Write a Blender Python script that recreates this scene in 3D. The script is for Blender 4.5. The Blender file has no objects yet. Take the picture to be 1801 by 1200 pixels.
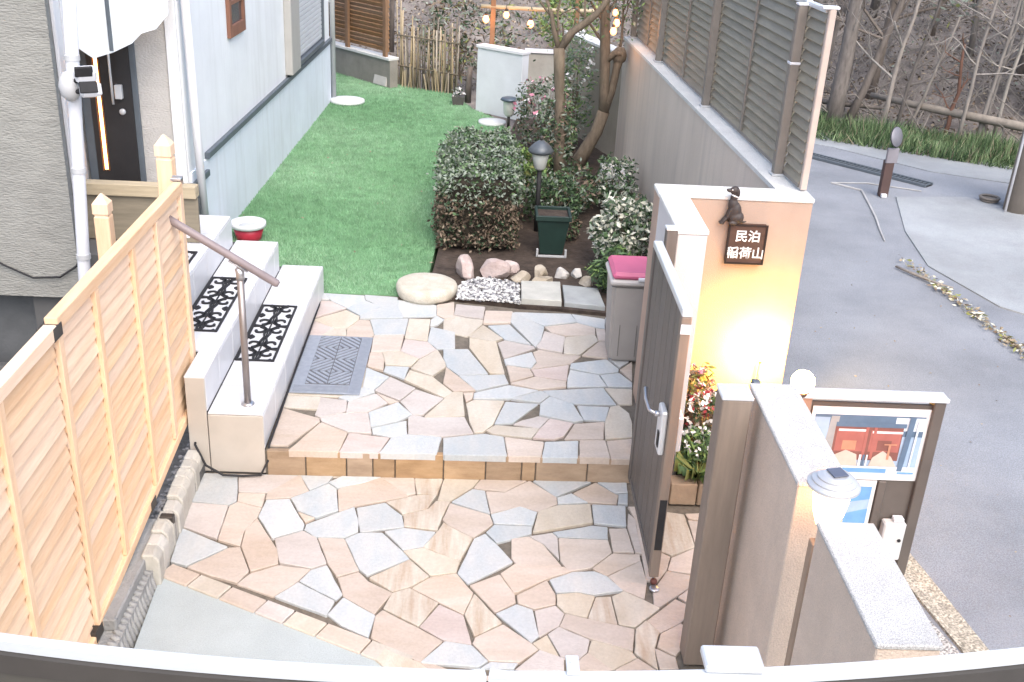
import bpy, bmesh, math, random
import numpy as np
from mathutils import Matrix, Vector

R = math.radians
random.seed(7)
rng = np.random.default_rng(7)
sc = bpy.context.scene
COL = sc.collection

# ------------------------------------------------------------------ camera
CAM_H, PITCH, ROLL, YAW, FPX = 2.72, R(24.5), R(3.12), R(-2.3), 1880.0
_d = np.array([0, math.cos(PITCH), math.sin(PITCH)])
_D = np.array([-math.sin(ROLL) * _d[1], math.cos(ROLL) * _d[1], _d[2]])
_F = np.array([0, 0, 1.0]); _F -= _F @ _D * _D; _F /= np.linalg.norm(_F)
_Rt = np.cross(_D, _F)
_u = math.cos(YAW) * _F + math.sin(YAW) * _Rt
_v = math.cos(YAW) * _Rt - math.sin(YAW) * _F
cam_data = bpy.data.cameras.new('camera')
cam_data.sensor_width = 36.0
cam_data.lens = FPX / 1801.0 * 36.0
cam_data.clip_start = 0.05
cam_data.clip_end = 500
cam = bpy.data.objects.new('camera', cam_data)
COL.objects.link(cam)
cam.matrix_world = Matrix(((_v[0], -_v[1], -_v[2], 0), (_u[0], -_u[1], -_u[2], 0), (-_D[0], _D[1], _D[2], CAM_H), (0, 0, 0, 1)))
sc.camera = cam

# ------------------------------------------------------------------ light
SUN_EL, SUN_AZ = R(52), R(162)
world = bpy.data.worlds.new('World')
sc.world = world
world.use_nodes = True
wn = world.node_tree
bg = wn.nodes['Background']
sky = wn.nodes.new('ShaderNodeTexSky')
sky.sky_type = 'NISHITA'
sky.sun_disc = False
sky.sun_elevation = SUN_EL
sky.sun_rotation = SUN_AZ
sky.air_density = 1.0
sky.dust_density = 3.5
sky.ozone_density = 1.0
wn.links.new(sky.outputs[0], bg.inputs[0])
bg.inputs[1].default_value = 0.15
sun_data = bpy.data.lights.new('sun', 'SUN')
sun_data.energy = 0.75
sun_data.angle = R(80)
sun_data.color = (1.0, 0.96, 0.91)
sun = bpy.data.objects.new('sun', sun_data)
COL.objects.link(sun)
# direction towards the sun: azimuth measured clockwise from +Y
_sd = Vector((math.sin(SUN_AZ) * math.cos(SUN_EL), math.cos(SUN_AZ) * math.cos(SUN_EL), math.sin(SUN_EL)))
sun.rotation_euler = (-_sd).to_track_quat('-Z', 'Y').to_euler()
vs = sc.view_settings
sc.display_settings.display_device = 'sRGB'
vs.view_transform = 'Standard'
vs.look = 'None'
vs.gamma = 1.0
vs.use_curve_mapping = False
vs.exposure = 1.4
sc.cycles.use_denoising = True
try:
    sc.cycles.denoiser = 'OPENIMAGEDENOISE'
except Exception:
    pass
sc.cycles.max_bounces = 6
sc.cycles.transparent_max_bounces = 8
sc.cycles.sample_clamp_indirect = 6.0

# ------------------------------------------------------------------ materials
MATS = {}


def mat(name, col, rough=0.75, var=0.15, scale=6.0, bump=0.0, bscale=60.0, metal=0.0, spec=0.4, stretch=None,
        col2=None, rnd=0.0, dirt=0.0, dirt_col=(0.12, 0.10, 0.08), speck=0.0, speck_scale=200.0, emit=None, trans=0.0, alpha=1.0, streak=0.0, streak_col=(0.2, 0.19, 0.17)):
    if name in MATS:
        return MATS[name]
    m = bpy.data.materials.new(name)
    m.use_nodes = True
    nt = m.node_tree
    N, Lk = nt.nodes, nt.links
    bs = N['Principled BSDF']
    bs.inputs['Roughness'].default_value = rough
    bs.inputs['Metallic'].default_value = metal
    bs.inputs['Specular IOR Level'].default_value = spec
    tc = N.new('ShaderNodeTexCoord')
    oi = N.new('ShaderNodeObjectInfo')
    mul = N.new('ShaderNodeMath'); mul.operation = 'MULTIPLY'; mul.inputs[1].default_value = 37.0
    Lk.new(oi.outputs['Random'], mul.inputs[0])
    add = N.new('ShaderNodeVectorMath'); add.operation = 'ADD'
    Lk.new(tc.outputs['Object'], add.inputs[0]); Lk.new(mul.outputs[0], add.inputs[1])
    mp = N.new('ShaderNodeMapping')
    if stretch:
        mp.inputs['Scale'].default_value = stretch
    Lk.new(add.outputs[0], mp.inputs['Vector'])
    nz = N.new('ShaderNodeTexNoise'); nz.inputs['Scale'].default_value = scale
    nz.inputs['Detail'].default_value = 5.0; nz.inputs['Roughness'].default_value = 0.6
    Lk.new(mp.outputs[0], nz.inputs['Vector'])
    ramp = N.new('ShaderNodeValToRGB')
    a = [max(0, c * (1 - var)) for c in col]
    b = list(col2) if col2 else [min(1, c * (1 + var)) for c in col]
    ramp.color_ramp.elements[0].position = 0.3; ramp.color_ramp.elements[0].color = (*a, 1)
    ramp.color_ramp.elements[1].position = 0.7; ramp.color_ramp.elements[1].color = (*b, 1)
    Lk.new(nz.outputs['Fac'], ramp.inputs[0])
    out = ramp.outputs[0]
    if speck:
        sp = N.new('ShaderNodeTexNoise'); sp.inputs['Scale'].default_value = speck_scale; sp.inputs['Detail'].default_value = 1.0
        Lk.new(add.outputs[0], sp.inputs['Vector'])
        mr = N.new('ShaderNodeMapRange'); mr.inputs[1].default_value = 0.3; mr.inputs[2].default_value = 0.7
        mr.inputs[3].default_value = 1 - speck; mr.inputs[4].default_value = 1 + speck
        Lk.new(sp.outputs['Fac'], mr.inputs[0])
        vm = N.new('ShaderNodeVectorMath'); vm.operation = 'SCALE'
        Lk.new(out, vm.inputs[0]); Lk.new(mr.outputs[0], vm.inputs['Scale'])
        out = vm.outputs[0]
    if dirt:
        dn = N.new('ShaderNodeTexNoise'); dn.inputs['Scale'].default_value = 1.3; dn.inputs['Detail'].default_value = 7.0
        dn.inputs['Roughness'].default_value = 0.68
        Lk.new(add.outputs[0], dn.inputs['Vector'])
        mr = N.new('ShaderNodeMapRange'); mr.inputs[1].default_value = 0.48; mr.inputs[2].default_value = 0.75
        mr.inputs[3].default_value = 0.0; mr.inputs[4].default_value = dirt
        Lk.new(dn.outputs['Fac'], mr.inputs[0])
        mx = N.new('ShaderNodeMix'); mx.data_type = 'RGBA'
        mx.inputs[7].default_value = (*dirt_col, 1)
        Lk.new(mr.outputs[0], mx.inputs[0]); Lk.new(out, mx.inputs[6])
        out = mx.outputs[2]
    if streak:
        m3 = N.new('ShaderNodeMapping'); m3.inputs['Scale'].default_value = (9, 9, 0.45)
        Lk.new(tc.outputs['Object'], m3.inputs['Vector'])
        dn = N.new('ShaderNodeTexNoise'); dn.inputs['Scale'].default_value = 1.0; dn.inputs['Detail'].default_value = 6.0; dn.inputs['Roughness'].default_value = 0.62
        Lk.new(m3.outputs[0], dn.inputs['Vector'])
        mr = N.new('ShaderNodeMapRange'); mr.inputs[1].default_value = 0.50; mr.inputs[2].default_value = 0.78
        mr.inputs[3].default_value = 0.0; mr.inputs[4].default_value = streak
        Lk.new(dn.outputs['Fac'], mr.inputs[0])
        mx = N.new('ShaderNodeMix'); mx.data_type = 'RGBA'; mx.inputs[7].default_value = (*streak_col, 1)
        Lk.new(mr.outputs[0], mx.inputs[0]); Lk.new(out, mx.inputs[6])
        out = mx.outputs[2]
    if rnd:
        hs = N.new('ShaderNodeHueSaturation')
        mr = N.new('ShaderNodeMapRange'); mr.inputs[3].default_value = 1 - rnd; mr.inputs[4].default_value = 1 + rnd
        Lk.new(oi.outputs['Random'], mr.inputs[0]); Lk.new(mr.outputs[0], hs.inputs['Value'])
        m2 = N.new('ShaderNodeMath'); m2.operation = 'MULTIPLY'; m2.inputs[1].default_value = 7.31
        fr = N.new('ShaderNodeMath'); fr.operation = 'FRACT'
        mr2 = N.new('ShaderNodeMapRange'); mr2.inputs[3].default_value = 1 - rnd * 1.5; mr2.inputs[4].default_value = 1 + rnd * 1.5
        Lk.new(oi.outputs['Random'], m2.inputs[0]); Lk.new(m2.outputs[0], fr.inputs[0]); Lk.new(fr.outputs[0], mr2.inputs[0])
        Lk.new(mr2.outputs[0], hs.inputs['Saturation'])
        Lk.new(out, hs.inputs['Color'])
        out = hs.outputs[0]
    Lk.new(out, bs.inputs['Base Color'])
    if bump:
        bz = N.new('ShaderNodeTexNoise'); bz.inputs['Scale'].default_value = bscale; bz.inputs['Detail'].default_value = 4.0
        Lk.new(mp.outputs[0], bz.inputs['Vector'])
        bp = N.new('ShaderNodeBump'); bp.inputs['Strength'].default_value = bump; bp.inputs['Distance'].default_value = 0.01
        Lk.new(bz.outputs['Fac'], bp.inputs['Height']); Lk.new(bp.outputs[0], bs.inputs['Normal'])
    if emit:
        bs.inputs['Emission Color'].default_value = (*emit[:3], 1)
        bs.inputs['Emission Strength'].default_value = emit[3]
    if trans:
        bs.inputs['Transmission Weight'].default_value = trans
    if alpha < 1:
        bs.inputs['Alpha'].default_value = alpha
    MATS[name] = m
    return m


# ------------------------------------------------------------------ mesh helpers
class B:
    def __init__(self):
        self.bm = bmesh.new()

    def _tail(self, nv, M=None):
        vs_ = self.bm.verts[:][nv:] if False else None
        return vs_

    def box(self, x0, x1, y0, y1, z0, z1, ch=0.0, M=None, mi=0):
        T = Matrix.Translation(((x0 + x1) / 2, (y0 + y1) / 2, (z0 + z1) / 2)) @ Matrix.Diagonal((x1 - x0, y1 - y0, z1 - z0, 1))
        r = bmesh.ops.create_cube(self.bm, size=1.0, matrix=T)
        vs_ = r['verts']
        fs = set(f for v in vs_ for f in v.link_faces)
        if ch > 0:
            es = list(set(e for v in vs_ for e in v.link_edges))
            q = bmesh.ops.bevel(self.bm, geom=es, offset=ch, segments=1, affect='EDGES', clamp_overlap=True)
            vs_ = q['verts']
            fs = set(f for v in vs_ for f in v.link_faces)
        for f in fs:
            f.material_index = mi
        if M is not None:
            bmesh.ops.transform(self.bm, matrix=M, verts=list(vs_))
        return self

    def obox(self, c, s, rz=0.0, ch=0.0, rx=0.0, ry=0.0, mi=0):
        M = Matrix.Translation(c) @ Matrix.Rotation(rz, 4, 'Z') @ Matrix.Rotation(ry, 4, 'Y') @ Matrix.Rotation(rx, 4, 'X')
        return self.box(-s[0] / 2, s[0] / 2, -s[1] / 2, s[1] / 2, -s[2] / 2, s[2] / 2, ch, M, mi)

    def face(self, pts, mi=0):
        f = self.bm.faces.new([self.bm.verts.new(p) for p in pts])
        f.material_index = mi
        return self

    def prism(self, poly, z0, z1, ch=0.0, mi=0, zf=None):
        n = len(poly)
        cx = sum(p[0] for p in poly) / n; cy = sum(p[1] for p in poly) / n
        lo = [self.bm.verts.new((p[0], p[1], z0)) for p in poly]
        zt = zf or (lambda x, y: z1)
        if ch > 0:
            md = [self.bm.verts.new((p[0], p[1], zt(p[0], p[1]) - ch)) for p in poly]
            up = []
            for p in poly:
                dx, dy = cx - p[0], cy - p[1]
                L = math.hypot(dx, dy) + 1e-9
                k = min(ch * 1.3, L * 0.4) / L
                x, y = p[0] + dx * k, p[1] + dy * k
                up.append(self.bm.verts.new((x, y, zt(x, y))))
            rings = [lo, md, up]
        else:
            rings = [lo, [self.bm.verts.new((p[0], p[1], zt(p[0], p[1]))) for p in poly]]
        for a, b in zip(rings, rings[1:]):
            for i in range(n):
                j = (i + 1) % n
                self.bm.faces.new((a[i], a[j], b[j], b[i])).material_index = mi
        self.bm.faces.new(rings[-1]).material_index = mi
        self.bm.faces.new(lo[::-1]).material_index = mi
        return self

    def tube(self, pts, r, n=8, cap=True, mi=0):
        pts = [Vector(p) for p in pts]
        rr = r if isinstance(r, (list, tuple)) else [r] * len(pts)
        rings = []
        ref = None
        for i, p in enumerate(pts):
            t = (pts[min(i + 1, len(pts) - 1)] - pts[max(i - 1, 0)])
            if t.length < 1e-9:
                t = Vector((0, 0, 1))
            t.normalize()
            if ref is None:
                ref = Vector((1, 0, 0)) if abs(t.x) < 0.8 else Vector((0, 1, 0))
            a = (ref - t * ref.dot(t)).normalized()
            b = t.cross(a)
            ref = a
            rings.append([self.bm.verts.new(p + (a * math.cos(2 * math.pi * k / n) + b * math.sin(2 * math.pi * k / n)) * rr[i]) for k in range(n)])
        for A, C in zip(rings, rings[1:]):
            for k in range(n):
                j = (k + 1) % n
                self.bm.faces.new((A[k], A[j], C[j], C[k])).material_index = mi
        if cap:
            self.bm.faces.new(rings[0][::-1]).material_index = mi
            self.bm.faces.new(rings[-1]).material_index = mi
        return self

    def lathe(self, prof, c=(0, 0, 0), n=24, mi=0, M=None, wob=0.0):
        rings = []
        allv = []
        ph = [1 + wob * math.sin(3 * k * 2 * math.pi / n + 1) + wob * 0.7 * math.sin(7 * k * 2 * math.pi / n) for k in range(n)]
        for (r, z) in prof:
            ring = [self.bm.verts.new((c[0] + max(r, 1e-4) * ph[k] * math.cos(2 * math.pi * k / n), c[1] + max(r, 1e-4) * ph[k] * math.sin(2 * math.pi * k / n), c[2] + z)) for k in range(n)]
            rings.append(ring); allv += ring
        for A, C in zip(rings, rings[1:]):
            for k in range(n):
                j = (k + 1) % n
                self.bm.faces.new((A[k], A[j], C[j], C[k])).material_index = mi
        self.bm.faces.new(rings[0][::-1]).material_index = mi
        self.bm.faces.new(rings[-1]).material_index = mi
        if M is not None:
            bmesh.ops.transform(self.bm, matrix=M, verts=allv)
        return self

    def ell(self, c, rad, sub=2, rot=None, mi=0, noise=0.0, seed=0):
        M = Matrix.Translation(c) @ (rot.to_4x4() if rot else Matrix.Identity(4)) @ Matrix.Diagonal((*rad, 1))
        r = bmesh.ops.create_icosphere(self.bm, subdivisions=sub, radius=1.0)
        if noise:
            q = random.Random(seed)
            for v in r['verts']:
                v.co *= 1 + q.uniform(-noise, noise)
        bmesh.ops.transform(self.bm, matrix=M, verts=r['verts'])
        for v in r['verts']:
            for f in v.link_faces:
                f.material_index = mi
        return self

    def build(self, name, m, parent=None, smooth=False):
        me = bpy.data.meshes.new(name)
        bmesh.ops.recalc_face_normals(self.bm, faces=self.bm.faces[:])
        self.bm.to_mesh(me)
        self.bm.free()
        return link(name, me, m, parent, smooth)


LOOSE = {'branches', 'stems', 'foliage', 'dry_foliage', 'crown', 'blossoms', 'ridges', 'ribbed_edge', 'blades', 'pipe_collar', 'pipe_clip'}


def link(name, me, m, parent=None, smooth=False):
    for k in (m if isinstance(m, (list, tuple)) else [m]):
        me.materials.append(k)
    if smooth:
        me.polygons.foreach_set('use_smooth', [True] * len(me.polygons))
    o = bpy.data.objects.new(name, me)
    COL.objects.link(o)
    if parent is not None and name in LOOSE:
        o['kind'] = 'stuff'
    if parent is not None:
        o.parent = parent
        # geometry is written in world coordinates: undo the offset of a top-level parent (parts sit at the origin)
        o.matrix_parent_inverse = Matrix.Translation(-parent.location if parent.parent is None else Vector((0, 0, 0)))
    return o


def tag(o, label=None, cat=None, group=None, kind=None):
    if label: o['label'] = label
    if cat: o['category'] = cat
    if group: o['group'] = group
    if kind: o['kind'] = kind
    return o


def thing(name, label, cat, loc=(0, 0, 0), group=None):
    o = bpy.data.objects.new(name, None)
    COL.objects.link(o)
    o.location = loc
    o.empty_display_size = 0.1
    return tag(o, label, cat, group)


def child_copy(o, parent=None, M=None):
    c = o.copy()
    COL.objects.link(c)
    if parent is not None:
        c.parent = parent
        c.matrix_parent_inverse = o.matrix_parent_inverse.copy()
    return c


def np_mesh(name, verts, nper, m, parent=None, mids=None):
    """verts: (n*nper,3) independent polygons of nper corners"""
    n = len(verts) // nper
    me = bpy.data.meshes.new(name)
    me.vertices.add(len(verts))
    me.vertices.foreach_set('co', np.ascontiguousarray(verts, dtype=np.float32).ravel())
    me.loops.add(n * nper)
    me.loops.foreach_set('vertex_index', np.arange(n * nper, dtype=np.int32))
    me.polygons.add(n)
    me.polygons.foreach_set('loop_start', np.arange(0, n * nper, nper, dtype=np.int32))
    me.polygons.foreach_set('loop_total', np.full(n, nper, dtype=np.int32))
    if mids is not None:
        me.polygons.foreach_set('material_index', np.asarray(mids, dtype=np.int32))
    me.update(calc_edges=True)
    me.validate()
    return link(name, me, m, parent)


def leaf_verts(centers, length, width, flat=0.5, up=None):
    """diamond leaves with random directions; flat: how much leaves lie horizontally"""
    n = len(centers)
    d = rng.normal(size=(n, 3)); d[:, 2] *= (1 - flat)
    if up is not None:
        d = d + np.asarray(up)
    d /= np.linalg.norm(d, axis=1)[:, None] + 1e-9
    q = rng.normal(size=(n, 3))
    s = np.cross(d, q); s /= np.linalg.norm(s, axis=1)[:, None] + 1e-9
    L = length * rng.uniform(0.6, 1.3, n)[:, None]
    W = width * rng.uniform(0.6, 1.3, n)[:, None]
    c = np.asarray(centers)
    v = np.empty((n, 4, 3))
    v[:, 0] = c - d * L * 0.5
    v[:, 1] = c + s * W * 0.5 - d * L * 0.05
    v[:, 2] = c + d * L * 0.5
    v[:, 3] = c - s * W * 0.5 - d * L * 0.05
    return v.reshape(-1, 3)


def clip_half(poly, px, py, nx, ny):
    out = []
    n = len(poly)
    for i in range(n):
        a, b = poly[i], poly[(i + 1) % n]
        da = (a[0] - px) * nx + (a[1] - py) * ny
        db = (b[0] - px) * nx + (b[1] - py) * ny
        if da <= 0: out.append(a)
        if da * db < 0:
            t = da / (da - db)
            out.append((a[0] + (b[0] - a[0]) * t, a[1] + (b[1] - a[1]) * t))
    return out


def inset_convex(poly, d):
    n = len(poly)
    ar = sum(poly[i][0] * poly[(i + 1) % n][1] - poly[(i + 1) % n][0] * poly[i][1] for i in range(n))
    s = 1 if ar > 0 else -1
    out = list(poly)
    for i in range(n):
        a, b = poly[i], poly[(i + 1) % n]
        ex, ey = b[0] - a[0], b[1] - a[1]
        L = math.hypot(ex, ey)
        if L < 1e-7: continue
        nx, ny = s * ey / L, -s * ex / L
        out = clip_half(out, a[0] - nx * d, a[1] - ny * d, nx, ny)
        if len(out) < 3: return []
    return out


def in_poly(pts, poly):
    x, y = pts[:, 0], pts[:, 1]
    inside = np.zeros(len(pts), bool)
    n = len(poly)
    j = n - 1
    for i in range(n):
        xi, yi = poly[i]; xj, yj = poly[j]
        c = ((yi > y) != (yj > y)) & (x < (xj - xi) * (y - yi) / (yj - yi + 1e-12) + xi)
        inside ^= c
        j = i
    return inside


def scatter(poly, n):
    xs = [p[0] for p in poly]; ys = [p[1] for p in poly]
    out = np.empty((0, 2))
    while len(out) < n:
        p = np.column_stack((rng.uniform(min(xs), max(xs), n), rng.uniform(min(ys), max(ys), n)))
        out = np.vstack((out, p[in_poly(p, poly)]))
    return out[:n]


def warp(p, amp=0.012):
    x, y = p
    return (x + amp * (math.sin(17 * y + 3 * x) + 0.6 * math.sin(41 * x + 29 * y)), y + amp * (math.sin(15 * x + 5 * y + 1) + 0.6 * math.sin(37 * y - 23 * x)))
TERRACE_STONES = """B -0.997,6.620 -0.733,6.609 -0.718,6.520 -0.828,6.397 -0.936,6.498
B -1.034,6.615 -0.997,6.620 -0.949,6.522 -1.025,6.514
K -1.028,6.501 -0.936,6.493 -0.827,6.385 -0.980,6.238 -1.017,6.210
Y -1.012,6.176 -0.822,6.349 -0.728,6.262 -0.723,6.216 -0.783,6.066 -0.855,6.065
K -1.021,6.175 -0.859,6.061 -0.920,5.949 -1.018,5.939
Y -0.920,5.949 -0.858,6.054 -0.787,6.061 -0.773,5.952
B -0.718,6.515 -0.598,6.420 -0.662,6.348 -0.724,6.270 -0.823,6.380
B -0.728,6.609 -0.512,6.588 -0.493,6.418 -0.448,6.259 -0.717,6.223 -0.722,6.265 -0.660,6.343 -0.593,6.413 -0.713,6.521
B -0.504,6.555 -0.474,6.545 -0.249,6.493 -0.240,6.310 -0.449,6.273 -0.491,6.418
P -0.244,6.493 -0.135,6.555 -0.126,6.274 -0.182,6.268 -0.236,6.322
B -0.236,6.310 -0.187,6.256 -0.225,6.171 -0.269,6.144 -0.270,6.248
B -0.653,6.211 -0.415,6.246 -0.420,6.006 -0.602,5.978
P -0.718,6.211 -0.657,6.203 -0.606,5.978 -0.621,5.944 -0.769,5.952 -0.780,6.061
Y -0.410,6.246 -0.275,6.254 -0.276,5.921 -0.414,5.941
P -0.605,5.967 -0.424,5.997 -0.429,5.765 -0.599,5.731
K -0.413,5.930 -0.275,5.911 -0.217,5.810 -0.310,5.674 -0.427,5.771
B -0.264,6.133 -0.114,6.068 -0.107,5.831 -0.213,5.817 -0.274,5.915
P -0.602,5.719 -0.534,5.731 -0.511,5.622 -0.507,5.497 -0.600,5.537
Y -0.530,5.731 -0.428,5.757 -0.313,5.663 -0.352,5.567 -0.498,5.569 -0.510,5.638
B -0.497,5.557 -0.363,5.557 -0.379,5.395 -0.502,5.488
Y -0.211,5.807 -0.157,5.633 -0.151,5.575 -0.221,5.449 -0.350,5.538 -0.307,5.660
B -0.603,5.521 -0.464,5.416 -0.534,5.256 -0.596,5.277
B -0.596,5.269 -0.534,5.247 -0.527,5.221 -0.650,5.108 -0.714,5.149
G -0.459,5.412 -0.308,5.283 -0.384,5.137 -0.528,5.244
Y -0.354,5.506 -0.220,5.435 -0.102,5.254 -0.144,5.190 -0.377,5.386
Y -0.999,5.149 -0.812,5.147 -0.807,5.005 -0.996,5.023
P -0.995,5.010 -0.782,4.907 -0.776,4.871 -0.896,4.622 -0.986,4.622 -0.991,4.847
G -0.808,5.142 -0.666,5.115 -0.656,5.000 -0.676,4.974 -0.778,4.918 -0.810,4.943
G -0.656,5.099 -0.518,5.210 -0.446,5.107 -0.540,5.000 -0.652,4.976
P -0.513,5.213 -0.389,5.128 -0.440,5.102
G -0.379,5.126 -0.306,5.276 -0.148,5.183 -0.248,4.989 -0.303,4.985
B -0.535,4.989 -0.390,5.116 -0.306,4.985 -0.374,4.908 -0.508,4.836
G -0.764,4.872 -0.776,4.907 -0.675,4.966 -0.538,4.986 -0.499,4.772 -0.617,4.777
P -0.767,4.860 -0.620,4.766 -0.641,4.573 -0.887,4.568
K -0.612,4.764 -0.405,4.736 -0.444,4.577 -0.636,4.573
B -0.501,4.825 -0.332,4.916 -0.319,4.780 -0.398,4.744 -0.492,4.772
G -0.323,4.951 -0.302,4.977 -0.238,4.950 -0.030,4.974 0.020,4.804 -0.138,4.762 -0.311,4.776
Y -0.238,4.970 -0.139,5.178 -0.099,5.251 -0.045,5.250 -0.030,4.986 -0.234,4.958
B -0.393,4.734 -0.318,4.769 -0.141,4.751 -0.160,4.582 -0.439,4.577
P -1.017,5.928 -0.625,5.939 -0.604,5.536 -1.008,5.531
Y -1.008,5.521 -0.603,5.527 -0.597,5.277 -0.719,5.154 -0.999,5.157
G -0.128,6.342 -0.118,6.513 0.071,6.486 0.059,6.290 -0.039,6.306
Y -0.195,6.325 -0.128,6.332 -0.039,6.296 0.059,6.277 0.054,6.204 -0.034,6.010 -0.185,6.082
P 0.076,6.424 0.251,6.433 0.234,6.247 0.062,6.218
B 0.260,6.428 0.633,6.430 0.661,6.301 0.449,6.222 0.344,6.323
B 0.640,6.426 0.849,6.366 0.835,6.215 0.774,6.235 0.666,6.301
B 0.252,6.409 0.448,6.196 0.419,5.987 0.380,5.894 0.236,6.250
P 0.453,6.202 0.664,6.283 0.773,6.222 0.767,6.116 0.578,6.074 0.490,6.120
P 0.779,6.205 0.833,6.197 0.826,6.024 0.777,6.020
Y 0.060,6.190 0.183,6.001 0.135,5.947 -0.018,5.995 -0.026,6.014
B 0.092,6.193 0.228,6.224 0.355,5.927 0.197,5.988
G 0.448,6.131 0.489,6.105 0.570,6.059 0.541,5.825 0.401,5.868 0.387,5.894 0.421,5.982
Y 0.565,6.012 0.579,6.057 0.761,6.106 0.773,6.014 0.647,5.807 0.550,5.819
P 0.779,6.003 0.830,6.015 0.811,5.767 0.658,5.799
Y -0.021,5.978 0.143,5.934 0.188,5.513 0.103,5.511 -0.019,5.847
G 0.152,5.934 0.195,5.974 0.366,5.907 0.378,5.877 0.189,5.718
B -0.174,5.812 -0.027,5.825 0.095,5.504 -0.072,5.477 -0.144,5.576 -0.170,5.705
B 0.189,5.698 0.356,5.813 0.378,5.686 0.346,5.601 0.198,5.631
P 0.365,5.819 0.400,5.856 0.547,5.807 0.651,5.794 0.582,5.681 0.347,5.590 0.382,5.675
K 0.347,5.577 0.569,5.658 0.543,5.453 0.365,5.493
P 0.202,5.616 0.336,5.580 0.354,5.492 0.222,5.403
P 0.222,5.389 0.360,5.478 0.538,5.435 0.534,5.372 0.379,5.326
B 0.584,5.677 0.802,5.751 0.861,5.629 0.854,5.590 0.738,5.552 0.575,5.616
B 0.573,5.594 0.735,5.540 0.767,5.396 0.543,5.373 0.552,5.487
B 0.745,5.536 0.858,5.575 0.919,5.455 0.912,5.398 0.774,5.395
B -0.071,5.459 0.188,5.499 0.209,5.392 0.030,5.288
P -0.150,5.561 -0.077,5.452 0.024,5.288 -0.094,5.263 -0.156,5.357
B 0.019,5.251 0.211,5.364 0.375,5.312 0.213,5.202 0.016,5.187
P -0.041,5.246 0.014,5.256 0.008,5.187 -0.023,5.141
B 0.220,5.199 0.390,5.309 0.435,5.258 0.379,5.166
B 0.401,5.320 0.747,5.377 0.799,5.175 0.574,5.173 0.439,5.262
Y 0.755,5.377 0.909,5.374 0.887,5.191 0.812,5.186
B 0.192,5.169 0.368,5.154 0.225,4.930 0.130,4.913
Y -0.023,5.128 0.019,5.174 0.184,5.177 0.122,4.909 0.069,4.820 0.024,4.813 -0.002,4.931
B 0.381,5.155 0.436,5.244 0.559,5.168 0.602,4.984 0.550,4.961 0.371,5.029
B 0.583,5.151 0.756,5.146 0.719,4.990 0.606,4.993
G 0.365,5.016 0.418,4.997 0.364,4.886 0.231,4.920 0.270,4.960
Y 0.763,5.143 0.809,5.168 0.856,5.080 0.860,4.967 0.843,4.823 0.703,4.793 0.715,4.965
Y 0.134,4.899 0.362,4.876 0.320,4.779 0.117,4.809 0.088,4.843
K 0.425,4.990 0.546,4.950 0.485,4.807 0.438,4.775 0.328,4.779 0.369,4.880
P 0.555,4.947 0.713,4.979 0.691,4.793 0.490,4.782
B -0.131,4.749 0.074,4.805 0.175,4.778 0.190,4.588 -0.125,4.583
P 0.183,4.779 0.381,4.743 0.359,4.592 0.197,4.589
B 0.388,4.744 0.558,4.764 0.543,4.595 0.367,4.592
P 0.568,4.767 0.698,4.776 0.705,4.598 0.554,4.595
P 0.707,4.774 0.841,4.808 0.815,4.600 0.712,4.598
B 0.855,6.380 1.014,6.422 0.933,5.733 0.871,5.651 0.815,5.768
P 0.867,5.619 0.952,5.735 0.921,5.476"""
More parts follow.
